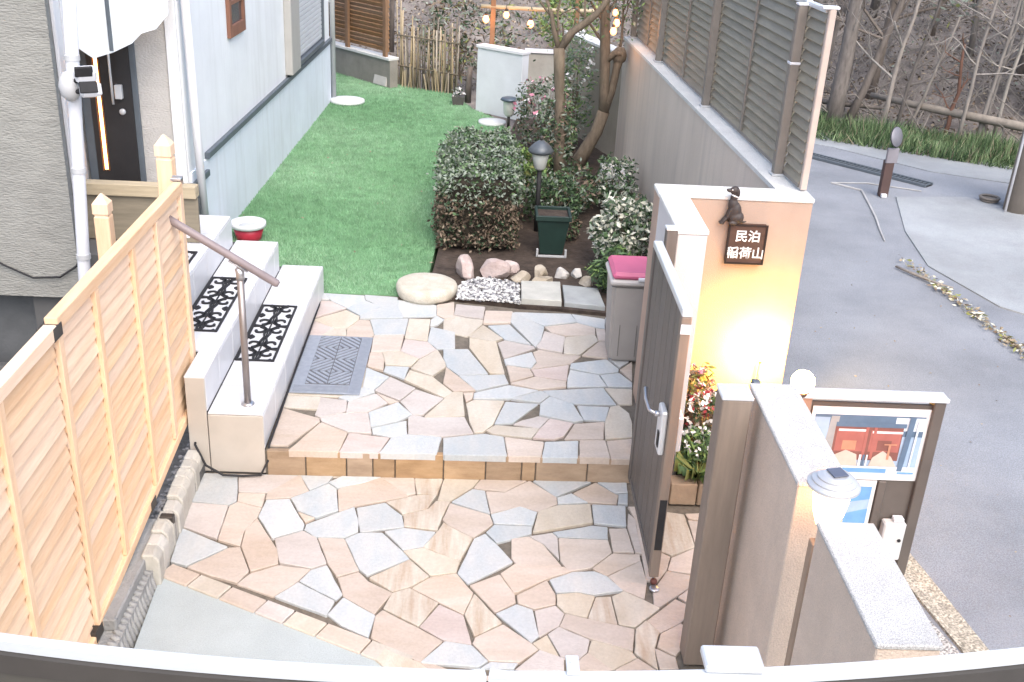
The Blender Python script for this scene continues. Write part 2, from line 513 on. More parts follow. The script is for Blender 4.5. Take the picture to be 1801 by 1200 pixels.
COURT_STONES = """S -1.327,4.560 -1.068,4.565 -1.031,4.565 -1.141,4.563 -1.327,4.560
B -1.062,4.565 -0.849,4.569 -0.836,4.569 -1.023,4.566
Y -0.841,4.569 -0.629,4.573 -0.672,4.572 -0.835,4.569
B -0.834,4.569 -0.671,4.572 -0.686,4.513 -0.765,4.437 -0.830,4.569
B -1.327,4.560 -1.140,4.563 -1.109,4.416 -1.095,4.328 -1.123,4.290 -1.308,4.310
G -1.132,4.564 -1.023,4.566 -0.834,4.569 -0.964,4.412 -1.100,4.407
P -0.962,4.405 -0.832,4.569 -0.768,4.428 -0.849,4.366 -0.959,4.349
P -1.097,4.394 -0.971,4.399 -0.966,4.284 -1.087,4.326
G -1.307,4.294 -1.122,4.279 -1.114,4.017 -1.292,4.102
P -1.115,4.280 -1.086,4.316 -0.965,4.273 -0.970,4.193 -1.006,4.075 -1.001,3.968 -1.107,4.010
B -0.953,4.340 -0.849,4.355 -0.790,4.233 -0.745,4.147 -0.745,4.107 -0.870,4.030 -0.964,4.196
B -0.842,4.360 -0.682,4.500 -0.639,4.460 -0.606,4.269 -0.700,4.204 -0.792,4.259
P -0.789,4.248 -0.707,4.203 -0.742,4.165
B -0.736,4.152 -0.602,4.256 -0.534,4.305 -0.500,4.190 -0.494,4.106 -0.545,4.061 -0.678,4.057 -0.738,4.110
P -0.967,4.183 -0.876,4.024 -0.824,3.934 -0.811,3.847 -0.917,3.786 -0.994,3.965 -1.000,4.090
B -1.291,4.088 -1.050,3.953 -1.198,3.813 -1.272,3.841
P -1.189,3.798 -1.043,3.949 -0.999,3.956 -0.925,3.788 -0.959,3.705 -1.083,3.749
P -0.915,3.773 -0.805,3.837 -0.667,3.812 -0.706,3.730 -0.789,3.623 -0.956,3.699
G -0.857,4.025 -0.741,4.094 -0.675,4.048 -0.603,3.858 -0.666,3.820 -0.804,3.852
P -0.667,4.049 -0.549,4.048 -0.457,3.815 -0.546,3.771 -0.596,3.859
B -0.663,3.808 -0.600,3.847 -0.508,3.651 -0.530,3.613 -0.699,3.731
B -0.783,3.621 -0.704,3.721 -0.534,3.604 -0.553,3.509
B -0.682,4.513 -0.626,4.573 -0.452,4.576 -0.435,4.577 -0.508,4.524 -0.634,4.467
P -0.630,4.456 -0.430,4.577 -0.281,4.415 -0.537,4.314 -0.601,4.265
P -0.540,3.760 -0.456,3.804 -0.409,3.741 -0.300,3.667 -0.361,3.528 -0.501,3.636
B -0.500,3.628 -0.358,3.520 -0.372,3.387 -0.487,3.455 -0.549,3.518
P -0.439,4.577 -0.268,4.580 -0.252,4.441 -0.288,4.423 -0.429,4.577
S -0.264,4.580 -0.125,4.583 -0.146,4.439 -0.244,4.442
Y -0.117,4.583 0.058,4.586 0.021,4.507 -0.077,4.388 -0.140,4.384
P 0.066,4.586 0.296,4.590 0.186,4.484 0.032,4.507
S -0.385,4.356 -0.244,4.424 -0.150,4.430 -0.186,4.311 -0.300,4.259 -0.329,4.300
B -0.521,4.301 -0.391,4.352 -0.303,4.248 -0.286,4.156 -0.482,4.105
S -0.295,4.246 -0.181,4.305 -0.146,4.373 -0.080,4.373 -0.116,4.236 -0.132,4.135 -0.284,4.156
B -0.073,4.374 0.026,4.492 0.086,4.479 0.112,4.282
P -0.080,4.361 0.109,4.273 0.126,4.198 0.037,4.087 -0.085,4.182 -0.110,4.222
S -0.104,4.197 -0.086,4.176 0.033,4.082 -0.021,3.909 -0.188,4.000 -0.125,4.133
P 0.093,4.475 0.184,4.472 0.310,4.591 0.439,4.450 0.438,4.391 0.343,4.320 0.258,4.360 0.118,4.290
B 0.118,4.277 0.258,4.351 0.337,4.307 0.312,4.196 0.157,4.202 0.132,4.205
B -0.371,4.110 -0.285,4.143 -0.140,4.118 -0.189,4.003 -0.276,3.974
B -0.544,4.044 -0.487,4.096 -0.383,4.105 -0.282,3.971 -0.245,3.912 -0.417,3.783 -0.455,3.824
Y -0.274,3.964 -0.189,3.993 -0.022,3.901 -0.035,3.821 -0.146,3.794 -0.238,3.913
S -0.406,3.763 -0.243,3.903 -0.151,3.787 -0.230,3.708 -0.299,3.672
B 0.096,4.131 0.132,4.191 0.309,4.187 0.304,4.130 0.144,4.051
B 0.042,4.082 0.090,4.120 0.142,4.041 0.214,3.909 0.019,3.748 -0.028,3.819
P -0.220,3.707 -0.146,3.785 -0.034,3.816 0.041,3.685 0.004,3.544
S -0.326,3.562 -0.299,3.663 -0.229,3.700 -0.104,3.607 -0.176,3.458
K -0.171,3.456 -0.099,3.601 0.003,3.536 0.039,3.358 -0.071,3.380
P -0.355,3.518 -0.330,3.554 -0.175,3.448 -0.076,3.373 -0.160,3.252 -0.359,3.382
S 0.009,3.540 0.047,3.677 0.162,3.492 0.051,3.407
P 0.026,3.737 0.155,3.819 0.217,3.687 0.220,3.630 0.134,3.565
P 0.160,3.819 0.225,3.894 0.441,3.881 0.469,3.853 0.352,3.788 0.235,3.698 0.215,3.689
B 0.139,3.557 0.225,3.619 0.290,3.587 0.309,3.421 0.278,3.383
P 0.056,3.401 0.167,3.484 0.277,3.374 0.303,3.338 0.228,3.262 0.109,3.267 0.045,3.362
B -0.066,3.371 0.041,3.351 0.104,3.265 0.067,3.230 -0.154,3.245
Y -0.300,3.319 -0.159,3.243 -0.126,3.211 -0.285,3.210 -0.329,3.258
B 0.081,3.227 0.116,3.261 0.221,3.257 0.206,3.229
B 0.329,4.591 0.620,4.597 0.620,4.597 0.438,4.452
B 0.444,4.445 0.514,4.487 0.589,4.411 0.443,4.390
P 0.525,4.488 0.645,4.597 0.723,4.506 0.747,4.483 0.730,4.407 0.595,4.410
B 0.656,4.597 0.800,4.600 0.796,4.510 0.735,4.503
B 0.751,4.488 0.794,4.494 0.783,4.403 0.738,4.408
Y 0.344,4.314 0.438,4.373 0.600,4.393 0.599,4.235 0.313,4.143
B 0.611,4.394 0.771,4.388 0.755,4.215 0.607,4.235
B 0.407,4.151 0.595,4.214 0.665,4.204 0.658,4.110 0.428,4.119
G 0.295,4.113 0.401,4.147 0.424,4.113 0.422,3.943 0.358,4.057
P 0.212,4.088 0.290,4.109 0.356,4.048 0.429,3.892 0.232,3.895 0.210,3.943
P 0.431,4.106 0.657,4.100 0.665,4.003 0.563,3.886 0.463,3.855 0.429,3.928
P 0.674,4.197 0.754,4.202 0.768,4.014 0.674,4.011
P 0.762,4.209 0.779,4.320 0.804,4.277 0.801,4.002 0.775,4.011
P 0.568,3.881 0.670,3.997 0.790,3.996 0.789,3.952 0.628,3.832
B 0.373,3.790 0.479,3.851 0.576,3.858 0.626,3.825 0.684,3.728 0.558,3.695 0.491,3.712 0.398,3.703
P 0.632,3.823 0.789,3.943 0.797,3.794 0.770,3.675 0.687,3.730
P 0.229,3.675 0.359,3.783 0.391,3.690 0.387,3.623 0.299,3.590 0.232,3.625
Y 0.398,3.688 0.487,3.704 0.559,3.684 0.515,3.543 0.424,3.573 0.396,3.621
S 0.565,3.678 0.627,3.685 0.637,3.504 0.520,3.540
Y 0.635,3.685 0.689,3.723 0.772,3.664 0.828,3.617 0.710,3.491 0.644,3.502
G 0.301,3.580 0.388,3.616 0.422,3.567 0.396,3.488 0.312,3.420
P 0.400,3.482 0.427,3.563 0.518,3.533 0.638,3.497 0.703,3.475 0.681,3.347 0.517,3.413
Y 0.285,3.378 0.343,3.428 0.384,3.303 0.311,3.340
G 0.348,3.430 0.395,3.479 0.513,3.406 0.497,3.332 0.460,3.287 0.393,3.303
Y 0.503,3.331 0.523,3.404 0.588,3.396 0.679,3.340 0.693,3.310 0.593,3.240
P 0.461,3.278 0.501,3.325 0.588,3.236 0.578,3.228 0.455,3.226
P 0.601,3.236 0.697,3.306 0.763,3.238 0.606,3.229
G 0.212,3.217 0.310,3.333 0.404,3.291 0.399,3.221
S 0.713,3.481 0.759,3.533 0.806,3.466 0.770,3.364 0.767,3.245 0.689,3.340
P 0.764,3.535 0.906,3.682 0.955,3.646 0.936,3.576 0.900,3.527 0.810,3.463
P 0.785,3.373 0.811,3.453 0.903,3.519 0.914,3.508 0.875,3.358 0.850,3.323
P 0.773,3.362 0.848,3.314 0.849,3.251 0.777,3.245
P 0.816,3.726 0.898,3.878 1.006,3.851 0.993,3.779 0.830,3.625 0.808,3.639
P 0.905,3.884 0.934,3.977 1.055,4.057 1.065,4.053 1.012,3.863
P 0.922,3.701 0.993,3.770 0.962,3.654
P 0.890,4.015 0.928,3.983 0.898,3.887 0.826,3.771 0.863,3.924
S 0.968,4.346 1.049,4.328 1.055,4.066 0.936,3.995 0.893,4.024
P 1.058,4.336 1.153,4.349 1.137,4.287 1.067,4.298
P 1.062,4.284 1.135,4.273 1.077,4.067 1.062,4.073
P 0.785,4.384 0.850,4.388 0.893,4.031 0.830,3.808 0.799,3.806 0.804,3.999 0.807,4.280"""


# ------------------------------------------------------------------ palette
STONE = {
    'P': mat('stone peach', (0.514, 0.424, 0.345), 0.62, 0.10, 3.0, 0.35, 70, stretch=(1, 3.5, 1), col2=(0.550, 0.476, 0.416), rnd=0.08, dirt=0.22, dirt_col=(0.373, 0.307, 0.261), speck=0.05, speck_scale=70),
    'B': mat('stone blue white', (0.446, 0.490, 0.514), 0.62, 0.09, 3.0, 0.35, 70, stretch=(3, 1, 1), col2=(0.507, 0.507, 0.490), rnd=0.07, dirt=0.22, dirt_col=(0.372, 0.355, 0.329), speck=0.05, speck_scale=70),
    'K': mat('stone pink', (0.509, 0.419, 0.376), 0.62, 0.10, 3.0, 0.35, 70, stretch=(1, 3, 1), col2=(0.550, 0.485, 0.457), rnd=0.07, dirt=0.22, dirt_col=(0.383, 0.317, 0.280), speck=0.05, speck_scale=70),
    'Y': mat('stone beige', (0.513, 0.443, 0.350), 0.62, 0.10, 3.0, 0.35, 70, stretch=(2.5, 1, 1), col2=(0.560, 0.517, 0.447), rnd=0.08, dirt=0.22, dirt_col=(0.383, 0.336, 0.270), speck=0.05, speck_scale=70),
    'G': mat('stone pale lilac', (0.485, 0.434, 0.401), 0.62, 0.10, 3.0, 0.35, 70, stretch=(1, 2, 1), col2=(0.541, 0.503, 0.476), rnd=0.07, dirt=0.22, dirt_col=(0.383, 0.346, 0.307), speck=0.05, speck_scale=70),
    'S': mat('stone streaked', (0.466, 0.359, 0.266), 0.62, 0.12, 3.5, 0.35, 70, stretch=(8, 1, 1), col2=(0.569, 0.536, 0.466), rnd=0.06, dirt=0.2, dirt_col=(0.354, 0.289, 0.233), speck=0.05, speck_scale=70),
}
MORTAR = mat('mortar joint', (0.15, 0.13, 0.105), 0.95, 0.25, 30, 0.4, 120)
TILE = mat('white porcelain tile', (0.62, 0.63, 0.65), 0.35, 0.05, 5, 0.05, 200, rnd=0.03, dirt=0.10, dirt_col=(0.35, 0.33, 0.3))
GROUT = mat('grey grout', (0.10, 0.10, 0.10), 0.9, 0.1)
RENDERW = mat('white render', (0.78, 0.80, 0.82), 0.85, 0.04, 3, 0.35, 160, dirt=0.15, dirt_col=(0.52, 0.52, 0.52), streak=0.35, streak_col=(0.52, 0.52, 0.51))
BASEBLUE = mat('pale blue grey base render', (0.70, 0.755, 0.82), 0.85, 0.05, 3, 0.3, 160, dirt=0.2, dirt_col=(0.48, 0.50, 0.50), streak=0.4, streak_col=(0.45, 0.47, 0.47))
SIDING = mat('grey combed stucco', (0.27, 0.27, 0.25), 0.95, 0.14, 5, 0.9, 38, stretch=(1, 1, 3.2), dirt=0.25, dirt_col=(0.17, 0.17, 0.16))
STUCCO = mat('light grey stucco', (0.50, 0.49, 0.47), 0.95, 0.08, 5, 0.8, 60, stretch=(1, 1, 2))
CONC = mat('beige grey concrete render', (0.60, 0.525, 0.45), 0.9, 0.08, 2.5, 0.3, 140, stretch=(1, 1, 0.35), dirt=0.35, dirt_col=(0.47, 0.425, 0.38), streak=0.6, streak_col=(0.40, 0.36, 0.32))
COPING = mat('pale concrete coping', (0.62, 0.62, 0.60), 0.85, 0.08, 8, 0.3, 150, speck=0.12, dirt=0.25, dirt_col=(0.4, 0.4, 0.38))
PEACHW = mat('warm cream render', (0.42, 0.31, 0.245), 0.9, 0.05, 4, 0.35, 170, dirt=0.1, dirt_col=(0.36, 0.27, 0.21), streak=0.2, streak_col=(0.35, 0.26, 0.20))
BEIGEW = mat('beige render with grit', (0.62, 0.505, 0.41), 0.9, 0.07, 6, 0.5, 160, speck=0.10, speck_scale=260, dirt=0.2, dirt_col=(0.49, 0.41, 0.34), streak=0.35, streak_col=(0.45, 0.38, 0.32))
GRITTOP = mat('gritty pale top', (0.50, 0.49, 0.47), 0.9, 0.08, 10, 0.5, 180, speck=0.35, speck_scale=330)
PLASTIC_W = mat('white plastic pipe', (0.64, 0.65, 0.68), 0.45, 0.05, 4, dirt=0.15, dirt_col=(0.4, 0.4, 0.4))
PLASTIC_G = mat('grey plastic', (0.45, 0.46, 0.47), 0.5, 0.06, 8)
DARKTRIM = mat('dark blue grey trim', (0.10, 0.12, 0.14), 0.5, 0.12, 8)
BLACK = mat('black rubber', (0.02, 0.02, 0.022), 0.7, 0.2, 20)
DARKMETAL = mat('dark bronze metal', (0.055, 0.05, 0.045), 0.45, 0.2, 12, metal=0.3)
STEEL = mat('brushed steel', (0.55, 0.55, 0.57), 0.35, 0.08, 20, metal=0.9)
ALU = mat('pale aluminium', (0.66, 0.68, 0.70), 0.4, 0.06, 10, metal=0.35, dirt=0.2, dirt_col=(0.4, 0.4, 0.4))
CEDAR = mat('honey cedar slat', (0.80, 0.54, 0.345), 0.7, 0.07, 5, 0.25, 60, stretch=(9, 0.8, 9), col2=(0.84, 0.62, 0.43), rnd=0.10, dirt=0.2, dirt_col=(0.66, 0.44, 0.28))
CEDARP = mat('honey cedar post', (0.80, 0.54, 0.345), 0.7, 0.07, 5, 0.25, 60, stretch=(9, 9, 0.8), col2=(0.84, 0.62, 0.43), rnd=0.06)
PALEWOOD = mat('pale weathered beam', (0.42, 0.35, 0.24), 0.8, 0.15, 5, 0.25, 60, stretch=(0.8, 9, 9))
OLIVE = mat('taupe louvre', (0.25, 0.225, 0.175), 0.6, 0.14, 4, 0.1, 60, stretch=(6, 1, 6), rnd=0.06, dirt=0.25, dirt_col=(0.13, 0.13, 0.11))
TAUPE = mat('taupe metal post', (0.19, 0.17, 0.15), 0.5, 0.1, 8)
PINKPOST = mat('pale end post', (0.46, 0.38, 0.33), 0.6, 0.08, 8)
GATEB = mat('brown grey gate board', (0.125, 0.11, 0.098), 0.55, 0.14, 5, 0.15, 80, stretch=(8, 8, 0.7), rnd=0.08)
GATEP = mat('brown gate post', (0.22, 0.175, 0.14), 0.6, 0.12, 5, 0.1, 80, stretch=(6, 6, 0.6))
ASPHALT = mat('worn asphalt', (0.225, 0.24, 0.265), 0.92, 0.2, 0.9, 0.5, 130, speck=0.22, speck_scale=150, dirt=0.5, dirt_col=(0.30, 0.315, 0.34))
ROADCON = mat('pale road concrete', (0.29, 0.31, 0.325), 0.9, 0.18, 1.2, 0.5, 100, speck=0.15, dirt=0.7, dirt_col=(0.22, 0.225, 0.235))
PADCON = mat('smooth pad concrete', (0.38, 0.42, 0.42), 0.85, 0.06, 5, 0.3, 120, speck=0.08, dirt=0.25, dirt_col=(0.28, 0.315, 0.315))
AGG = mat('exposed aggregate', (0.42, 0.40, 0.37), 0.95, 0.15, 14, 0.9, 110, speck=0.6, speck_scale=110, dirt=0.3, dirt_col=(0.26, 0.24, 0.2))
BLOCKG = mat('grey split block', (0.30, 0.30, 0.29), 0.95, 0.15, 10, 0.7, 90, rnd=0.08, dirt=0.3, dirt_col=(0.2, 0.2, 0.18))
BLOCKP = mat('pale edging block', (0.47, 0.45, 0.40), 0.9, 0.12, 10, 0.5, 90, rnd=0.08, dirt=0.3, dirt_col=(0.3, 0.28, 0.24))
SOIL = mat('dark garden soil', (0.060, 0.045, 0.036), 1.0, 0.4, 14, 0.9, 40)
LITTER = mat('leaf litter soil', (0.175, 0.15, 0.135), 1.0, 0.4, 2.2, 0.9, 18, col2=(0.25, 0.22, 0.195), speck=0.22, speck_scale=40)
LAWNB = mat('turf backing', (0.16, 0.32, 0.165), 0.95, 0.2, 3, 0.5, 200, dirt=0.3, dirt_col=(0.07, 0.15, 0.06))
BARK = mat('grey brown bark', (0.17, 0.135, 0.10), 0.95, 0.3, 8, 0.8, 40, stretch=(3, 3, 0.8), dirt=0.3, dirt_col=(0.10, 0.11, 0.07))
BARKD = mat('dark woodland bark', (0.15, 0.13, 0.115), 0.95, 0.3, 8, 0.6, 40, stretch=(3, 3, 0.8), rnd=0.2)
BARKG = mat('pale grey bark', (0.235, 0.215, 0.195), 0.95, 0.25, 8, 0.6, 40, stretch=(3, 3, 0.8), rnd=0.2)
BAMBOO = mat('dry bamboo', (0.36, 0.30, 0.21), 0.6, 0.2, 7, 0.2, 40, stretch=(3, 3, 0.6), rnd=0.22)
BAMBOOD = mat('dark old bamboo', (0.15, 0.13, 0.10), 0.7, 0.25, 7, 0.2, 40, stretch=(3, 3, 0.6), rnd=0.2)
BROWNSLAT = mat('brown stained slat', (0.27, 0.155, 0.08), 0.7, 0.2, 5, 0.2, 60, stretch=(1, 1, 6), rnd=0.1)
GLASS = mat('dark window glass', (0.06, 0.07, 0.08), 0.08, 0.1, 4, spec=0.8)


def leafmat(name, c, rnd=0.0):
    return mat(name, c, 0.6, 0.25, 9, spec=0.3)


LEAF_G = leafmat('leaf mid green', (0.10, 0.17, 0.075))
LEAF_L = leafmat('leaf bright green', (0.18, 0.28, 0.09))
LEAF_D = leafmat('leaf dark green', (0.035, 0.065, 0.032))
LEAF_S = leafmat('leaf grey green', (0.23, 0.27, 0.22))
LEAF_Y = leafmat('leaf yellow green', (0.22, 0.24, 0.08))
LEAF_B = leafmat('leaf dry brown', (0.19, 0.145, 0.105))
LEAF_T = leafmat('leaf dead tan', (0.30, 0.25, 0.18))
LEAF_W = leafmat('variegated cream leaf', (0.62, 0.62, 0.52))
PETAL_W = leafmat('white petal', (0.75, 0.74, 0.72))
PETAL_R = leafmat('red petal', (0.34, 0.05, 0.06))
PETAL_P = leafmat('pink petal', (0.60, 0.25, 0.33))
PETAL_O = leafmat('amber leaf', (0.36, 0.24, 0.11))
GRASS1 = leafmat('turf blade', (0.235, 0.42, 0.245))
GRASS2 = leafmat('turf blade light', (0.32, 0.50, 0.325))
GRASS3 = leafmat('turf blade dark', (0.175, 0.34, 0.185))

# ------------------------------------------------------------------ ground and roads


def yb(x):
    return 14.6 if x < 1.5 else 14.6 - 0.56 * (x - 1.5)


def hill(x, y):
    d = y - yb(x) if x > -4 else y - 14.6
    h = -0.30
    if d > 0:
        h = -0.30 + 0.16 * d + 0.10 * math.sin(x * 1.3 + y * 0.7) * min(1, d / 2) + 0.06 * math.sin(x * 3.1 - y * 2.3) * min(1, d)
        h += 0.10 * max(0, d - 5)
        h = min(h, 9 + 0.5 * math.sin(x * 0.3 + y * 0.2))
    return h


def axis(parts):
    out = []
    for a, b, s in parts:
        n = int(round((b - a) / s))
        out += [a + (b - a) * i / n for i in range(n)]
    return out + [parts[-1][1]]


gx = axis([(-200, -30, 20), (-30, -6, 3), (-6, 14, 0.4), (14, 30, 2), (30, 200, 20)])
gy = axis([(-200, -10, 20), (-10, 9, 2), (9, 24, 0.4), (24, 50, 2), (50, 260, 20)])
gv = [(x, y, hill(x, y)) for y in gy for x in gx]
gf = [(j * len(gx) + i, j * len(gx) + i + 1, (j + 1) * len(gx) + i + 1, (j + 1) * len(gx) + i) for j in range(len(gy) - 1) for i in range(len(gx) - 1)]
me = bpy.data.meshes.new('ground'); me.from_pydata(gv, [], gf)
tag(link('ground', me, LITTER, None, True), 'brown leaf littered ground rising into the wooded slope', kind='structure')

# road: asphalt lane beside the walls, curving away behind the garden
road_poly = [(1.1, -3), (9, -3), (9, 10.4), (6.4, 11.7), (5.85, 11.95), (4.3, 12.95), (2.2, 13.9), (1.55, 13.9), (1.45, 9.0), (1.72, 5.2), (1.72, 4.3), (1.1, 4.3)]
b = B(); b.prism(road_poly, -0.29, -0.205)
road = tag(b.build('road', ASPHALT), 'grey asphalt lane running past the garden wall', kind='structure')
# concrete driveway apron beyond the kerb
b = B(); b.prism([(4.15, 10.2), (3.85, 9.1), (3.72, 8.2), (3.95, 7.35), (4.4, 6.9), (5.3, 6.2), (8.9, 4.6), (8.9, 9.9), (5.3, 9.85), (4.9, 10.3)], -0.28, -0.195)
tag(b.build('driveway', ROADCON), 'pale concrete driveway apron beyond the asphalt lane', kind='structure')
b = B(); b.prism([(3.3, 12.75), (4.1, 12.15), (4.9, 11.25), (5.75, 10.85), (6.4, 11.2), (5.8, 11.75), (4.9, 12.2), (4.2, 12.75), (3.5, 13.1)], -0.28, -0.197)
tag(b.build('pavement', ROADCON), 'broken pale concrete strip below the grassy bank', kind='structure')
# thin raised kerb lines
b = B(); 
ker = [(3.62, 10.62), (3.86, 10.38), (3.78, 9.9), (3.70, 9.45), (3.62, 9.1), (3.56, 8.8)]
b.tube([(x, y, -0.198) for x, y in ker], [0.011, 0.012, 0.011, 0.011, 0.010, 0.006], 8)
b.tube([(3.62, 10.62, -0.197), (4.0, 10.66, -0.197), (4.5, 10.45, -0.197)], 0.007, 6)
tag(b.build('kerb', mat('worn kerb concrete', (0.40, 0.40, 0.40), 0.9, 0.15, 8, dirt=0.4)), 'thin worn white kerb line curving round the sign post', kind='structure')
# verge strip of rough aggregate along the lane below the low walls
b = B(); b.prism([(1.19, 0.5), (2.02, 0.5), (2.06, 3.47), (1.98, 3.8), (1.9, 4.3), (1.19, 4.3)], -0.28, -0.198)
tag(b.build('pavement', AGG), 'speckled exposed aggregate strip at the foot of the low walls', kind='structure')
b = B(); b.prism([(2.04, 0.5), (2.19, 0.5), (2.2, 3.4), (2.12, 4.0), (2.06, 4.4), (1.96, 4.4), (2.0, 3.9), (2.075, 3.47)], -0.28, -0.190)
tag(b.build('road_edge', mat('mossy edge concrete', (0.40, 0.36, 0.29), 0.95, 0.25, 20, 0.9, 90, speck=0.5, speck_scale=90, dirt=0.4, dirt_col=(0.2, 0.19, 0.13))), 'rough mossy gutter edge between aggregate and asphalt', kind='structure')

# drain grate across the lane
dr = thing('drain_grate', 'long dark drain grate set across the lane below the bank', 'drain grate', (3.9, 11.4, -0.2))
A0, A1 = Vector((3.2, 12.25, -0.19)), Vector((4.66, 10.66, -0.19))
dv = (A1 - A0); dl = dv.length; dang = math.atan2(dv.y, dv.x)
for s in (-1, 1):
    nrm = Vector((-dv.y, dv.x, 0)).normalized() * 0.075 * s
    b = B(); b.obox((A0 + A1) / 2 + nrm, (dl, 0.022, 0.03), dang, 0.003); b.build('edge_bar', DARKTRIM, dr)
b = B(); b.obox((A0 + A1) / 2 - Vector((0, 0, 0.012)), (dl, 0.14, 0.01), dang); b.build('channel', BLACK, dr)
b = B(); b.obox((0, 0, 0), (0.012, 0.13, 0.014)); bar0 = b.build('bar', DARKTRIM, dr)
bar0.matrix_parent_inverse = Matrix.Translation(-dr.location)
for i in range(46):
    o = bar0 if i == 0 else child_copy(bar0, dr)
    p = A0 + dv * ((i + 0.5) / 46)
    o.location = p; o.rotation_euler = (0, 0, dang)

# lower left concrete pad and garden soil
b = B(); b.prism([(-1.29, 3.76), (-0.25, 3.225), (0.5, 2.85), (0.85, 2.6), (0.85, 0.6), (-1.25, 0.6), (-1.25, 3.0)], -0.29, -0.150)
tag(b.build('pavement', PADCON), 'smooth pale blue grey concrete pad below the stone court', kind='structure')
b = B(); b.prism([(-0.34, 6.62), (1.08, 6.4), (1.56, 6.0), (1.42, 8.6), (1.2, 12.0), (0.4, 12.0), (0.2, 10.4), (-0.22, 9.0), (-0.3, 7.1)], -0.25, 0.012)
tag(b.build('garden_soil', SOIL), 'dark soil bed under the hedge and shrubs', kind='structure')
# soil behind the timber fence, coloured dark for the shade under the porch wall
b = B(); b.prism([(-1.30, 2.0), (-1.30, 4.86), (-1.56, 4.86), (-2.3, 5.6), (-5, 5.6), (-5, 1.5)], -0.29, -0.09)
tag(b.build('ground_strip', mat('shade toned gravelly ground', (0.10, 0.10, 0.10), 1.0, 0.3, 30, 0.8, 60)), 'shade darkened ground strip behind the timber fence', kind='structure')

# ------------------------------------------------------------------ crazy paving
def crazy(seeds_text, clip, z, owner, d=0.0065, amp=0.010):
    S = [(float(a), float(c), k) for a, c, k in (t.split(',') for t in seeds_text.split())]
    n = len(S)
    cnt = 0
    for i, (x, y, k) in enumerate(S):
        poly = list(clip)
        for j, (x2, y2, _) in enumerate(S):
            if i == j: continue
            dx, dy = x2 - x, y2 - y
            L = math.hypot(dx, dy)
            if L < 1e-4 or L > 1.8: continue
            poly = clip_half(poly, (x + x2) / 2, (y + y2) / 2, dx / L, dy / L)
            if len(poly) < 3: break
        if len(poly) < 3: continue
        poly = inset_convex(poly, d / 2)
        if len(poly) < 3: continue
        pts = []
        m_ = len(poly)
        for q in range(m_):
            a, c = poly[q], poly[(q + 1) % m_]
            L = math.hypot(c[0] - a[0], c[1] - a[1])
            if L < 0.004: continue
            ns = 1 if L < 0.06 else (2 if L < 0.14 else 3)
            for t in range(ns):
                f = t / ns + (0.025 if t == 0 and L > 0.05 else 0)
                pts.append(warp((a[0] + (c[0] - a[0]) * f, a[1] + (c[1] - a[1]) * f), amp))
            if L > 0.05:
                pts.append(warp((a[0] + (c[0] - a[0]) * 0.975, a[1] + (c[1] - a[1]) * 0.975), amp))
        if len(pts) < 3: continue
        ar = abs(sum(pts[q][0] * pts[(q + 1) % len(pts)][1] - pts[(q + 1) % len(pts)][0] * pts[q][1] for q in range(len(pts)))) / 2
        if ar < 0.0008: continue
        r_ = random.Random(i * 13 + 5)
        tx, ty, tz = r_.uniform(-.008, .008), r_.uniform(-.008, .008), r_.uniform(-.0025, .0025)
        b = B()
        b.prism([(p[0] - x, p[1] - y) for p in pts], -0.035, 0, 0.0035, zf=lambda X, Y: tz + tx * X + ty * Y)
        o = b.build('paving_stone', STONE[k])
        o.location = (x, y, z)
        o.parent = owner
        cnt += 1
    return cnt


def traced(text, z, owner, joint=-0.0016):
    for i, line in enumerate(text.splitlines()):
        k, *ps = line.split()
        poly = [tuple(float(q) for q in s.split(',')) for s in ps]
        n = len(poly)
        ar = sum(poly[q][0] * poly[(q + 1) % n][1] - poly[(q + 1) % n][0] * poly[q][1] for q in range(n)) / 2
        if ar < 0: poly = poly[::-1]
        r_ = random.Random(i * 17 + n)
        out = []
        for q in range(n):                       # move every edge inwards by the joint, then rough it up
            a, b_, c = poly[q - 1], poly[q], poly[(q + 1) % n]
            e1 = (b_[0] - a[0], b_[1] - a[1]); e2 = (c[0] - b_[0], c[1] - b_[1])
            l1 = math.hypot(*e1) + 1e-9; l2 = math.hypot(*e2) + 1e-9
            n1 = (-e1[1] / l1, e1[0] / l1); n2 = (-e2[1] / l2, e2[0] / l2)
            bx, by = n1[0] + n2[0], n1[1] + n2[1]
            bl = math.hypot(bx, by) + 1e-9
            s = joint / max(0.45, bl / 2)
            out.append((b_[0] + bx / bl * s, b_[1] + by / bl * s))
        pts = []
        for q in range(n):
            a, c = out[q], out[(q + 1) % n]
            dx, dy = c[0] - a[0], c[1] - a[1]
            l = math.hypot(dx, dy) + 1e-9
            pts.append((a[0] + dx * 0.03, a[1] + dy * 0.03))
            m_ = 1 if l < 0.09 else (2 if l < 0.2 else 3)
            for t_ in range(m_):
                f = (t_ + 1) / (m_ + 1)
                o_ = r_.uniform(-0.0012, 0.0018)
                pts.append((a[0] + dx * f - dy / l * o_, a[1] + dy * f + dx / l * o_))
            pts.append((a[0] + dx * 0.97, a[1] + dy * 0.97))
        cx = sum(t_[0] for t_ in pts) / len(pts); cy = sum(t_[1] for t_ in pts) / len(pts)
        tx, ty, tz = r_.uniform(-.010, .010), r_.uniform(-.010, .010), r_.uniform(-.003, .003)
        b = B()
        b.prism([(t_[0] - cx, t_[1] - cy) for t_ in pts], -0.035, 0, 0.0022, zf=lambda X, Y: tz + tx * X + ty * Y)
        o = b.build('paving_stone', STONE[k])
        o.location = (cx, cy, z)
        o.parent = owner


b = B()
TP = [(-1.0, 4.578), (0.905, 4.614), (1.10, 6.42), (0.85, 6.47), (0.3, 6.50), (-0.2, 6.60), (-1.05, 6.69)]
b.prism(TP, -0.29, -0.012)
terrace = tag(b.build('terrace', MORTAR), 'raised crazy paved terrace between the tiled steps and the gate', kind='structure')
traced(TERRACE_STONES, 0.0, terrace)
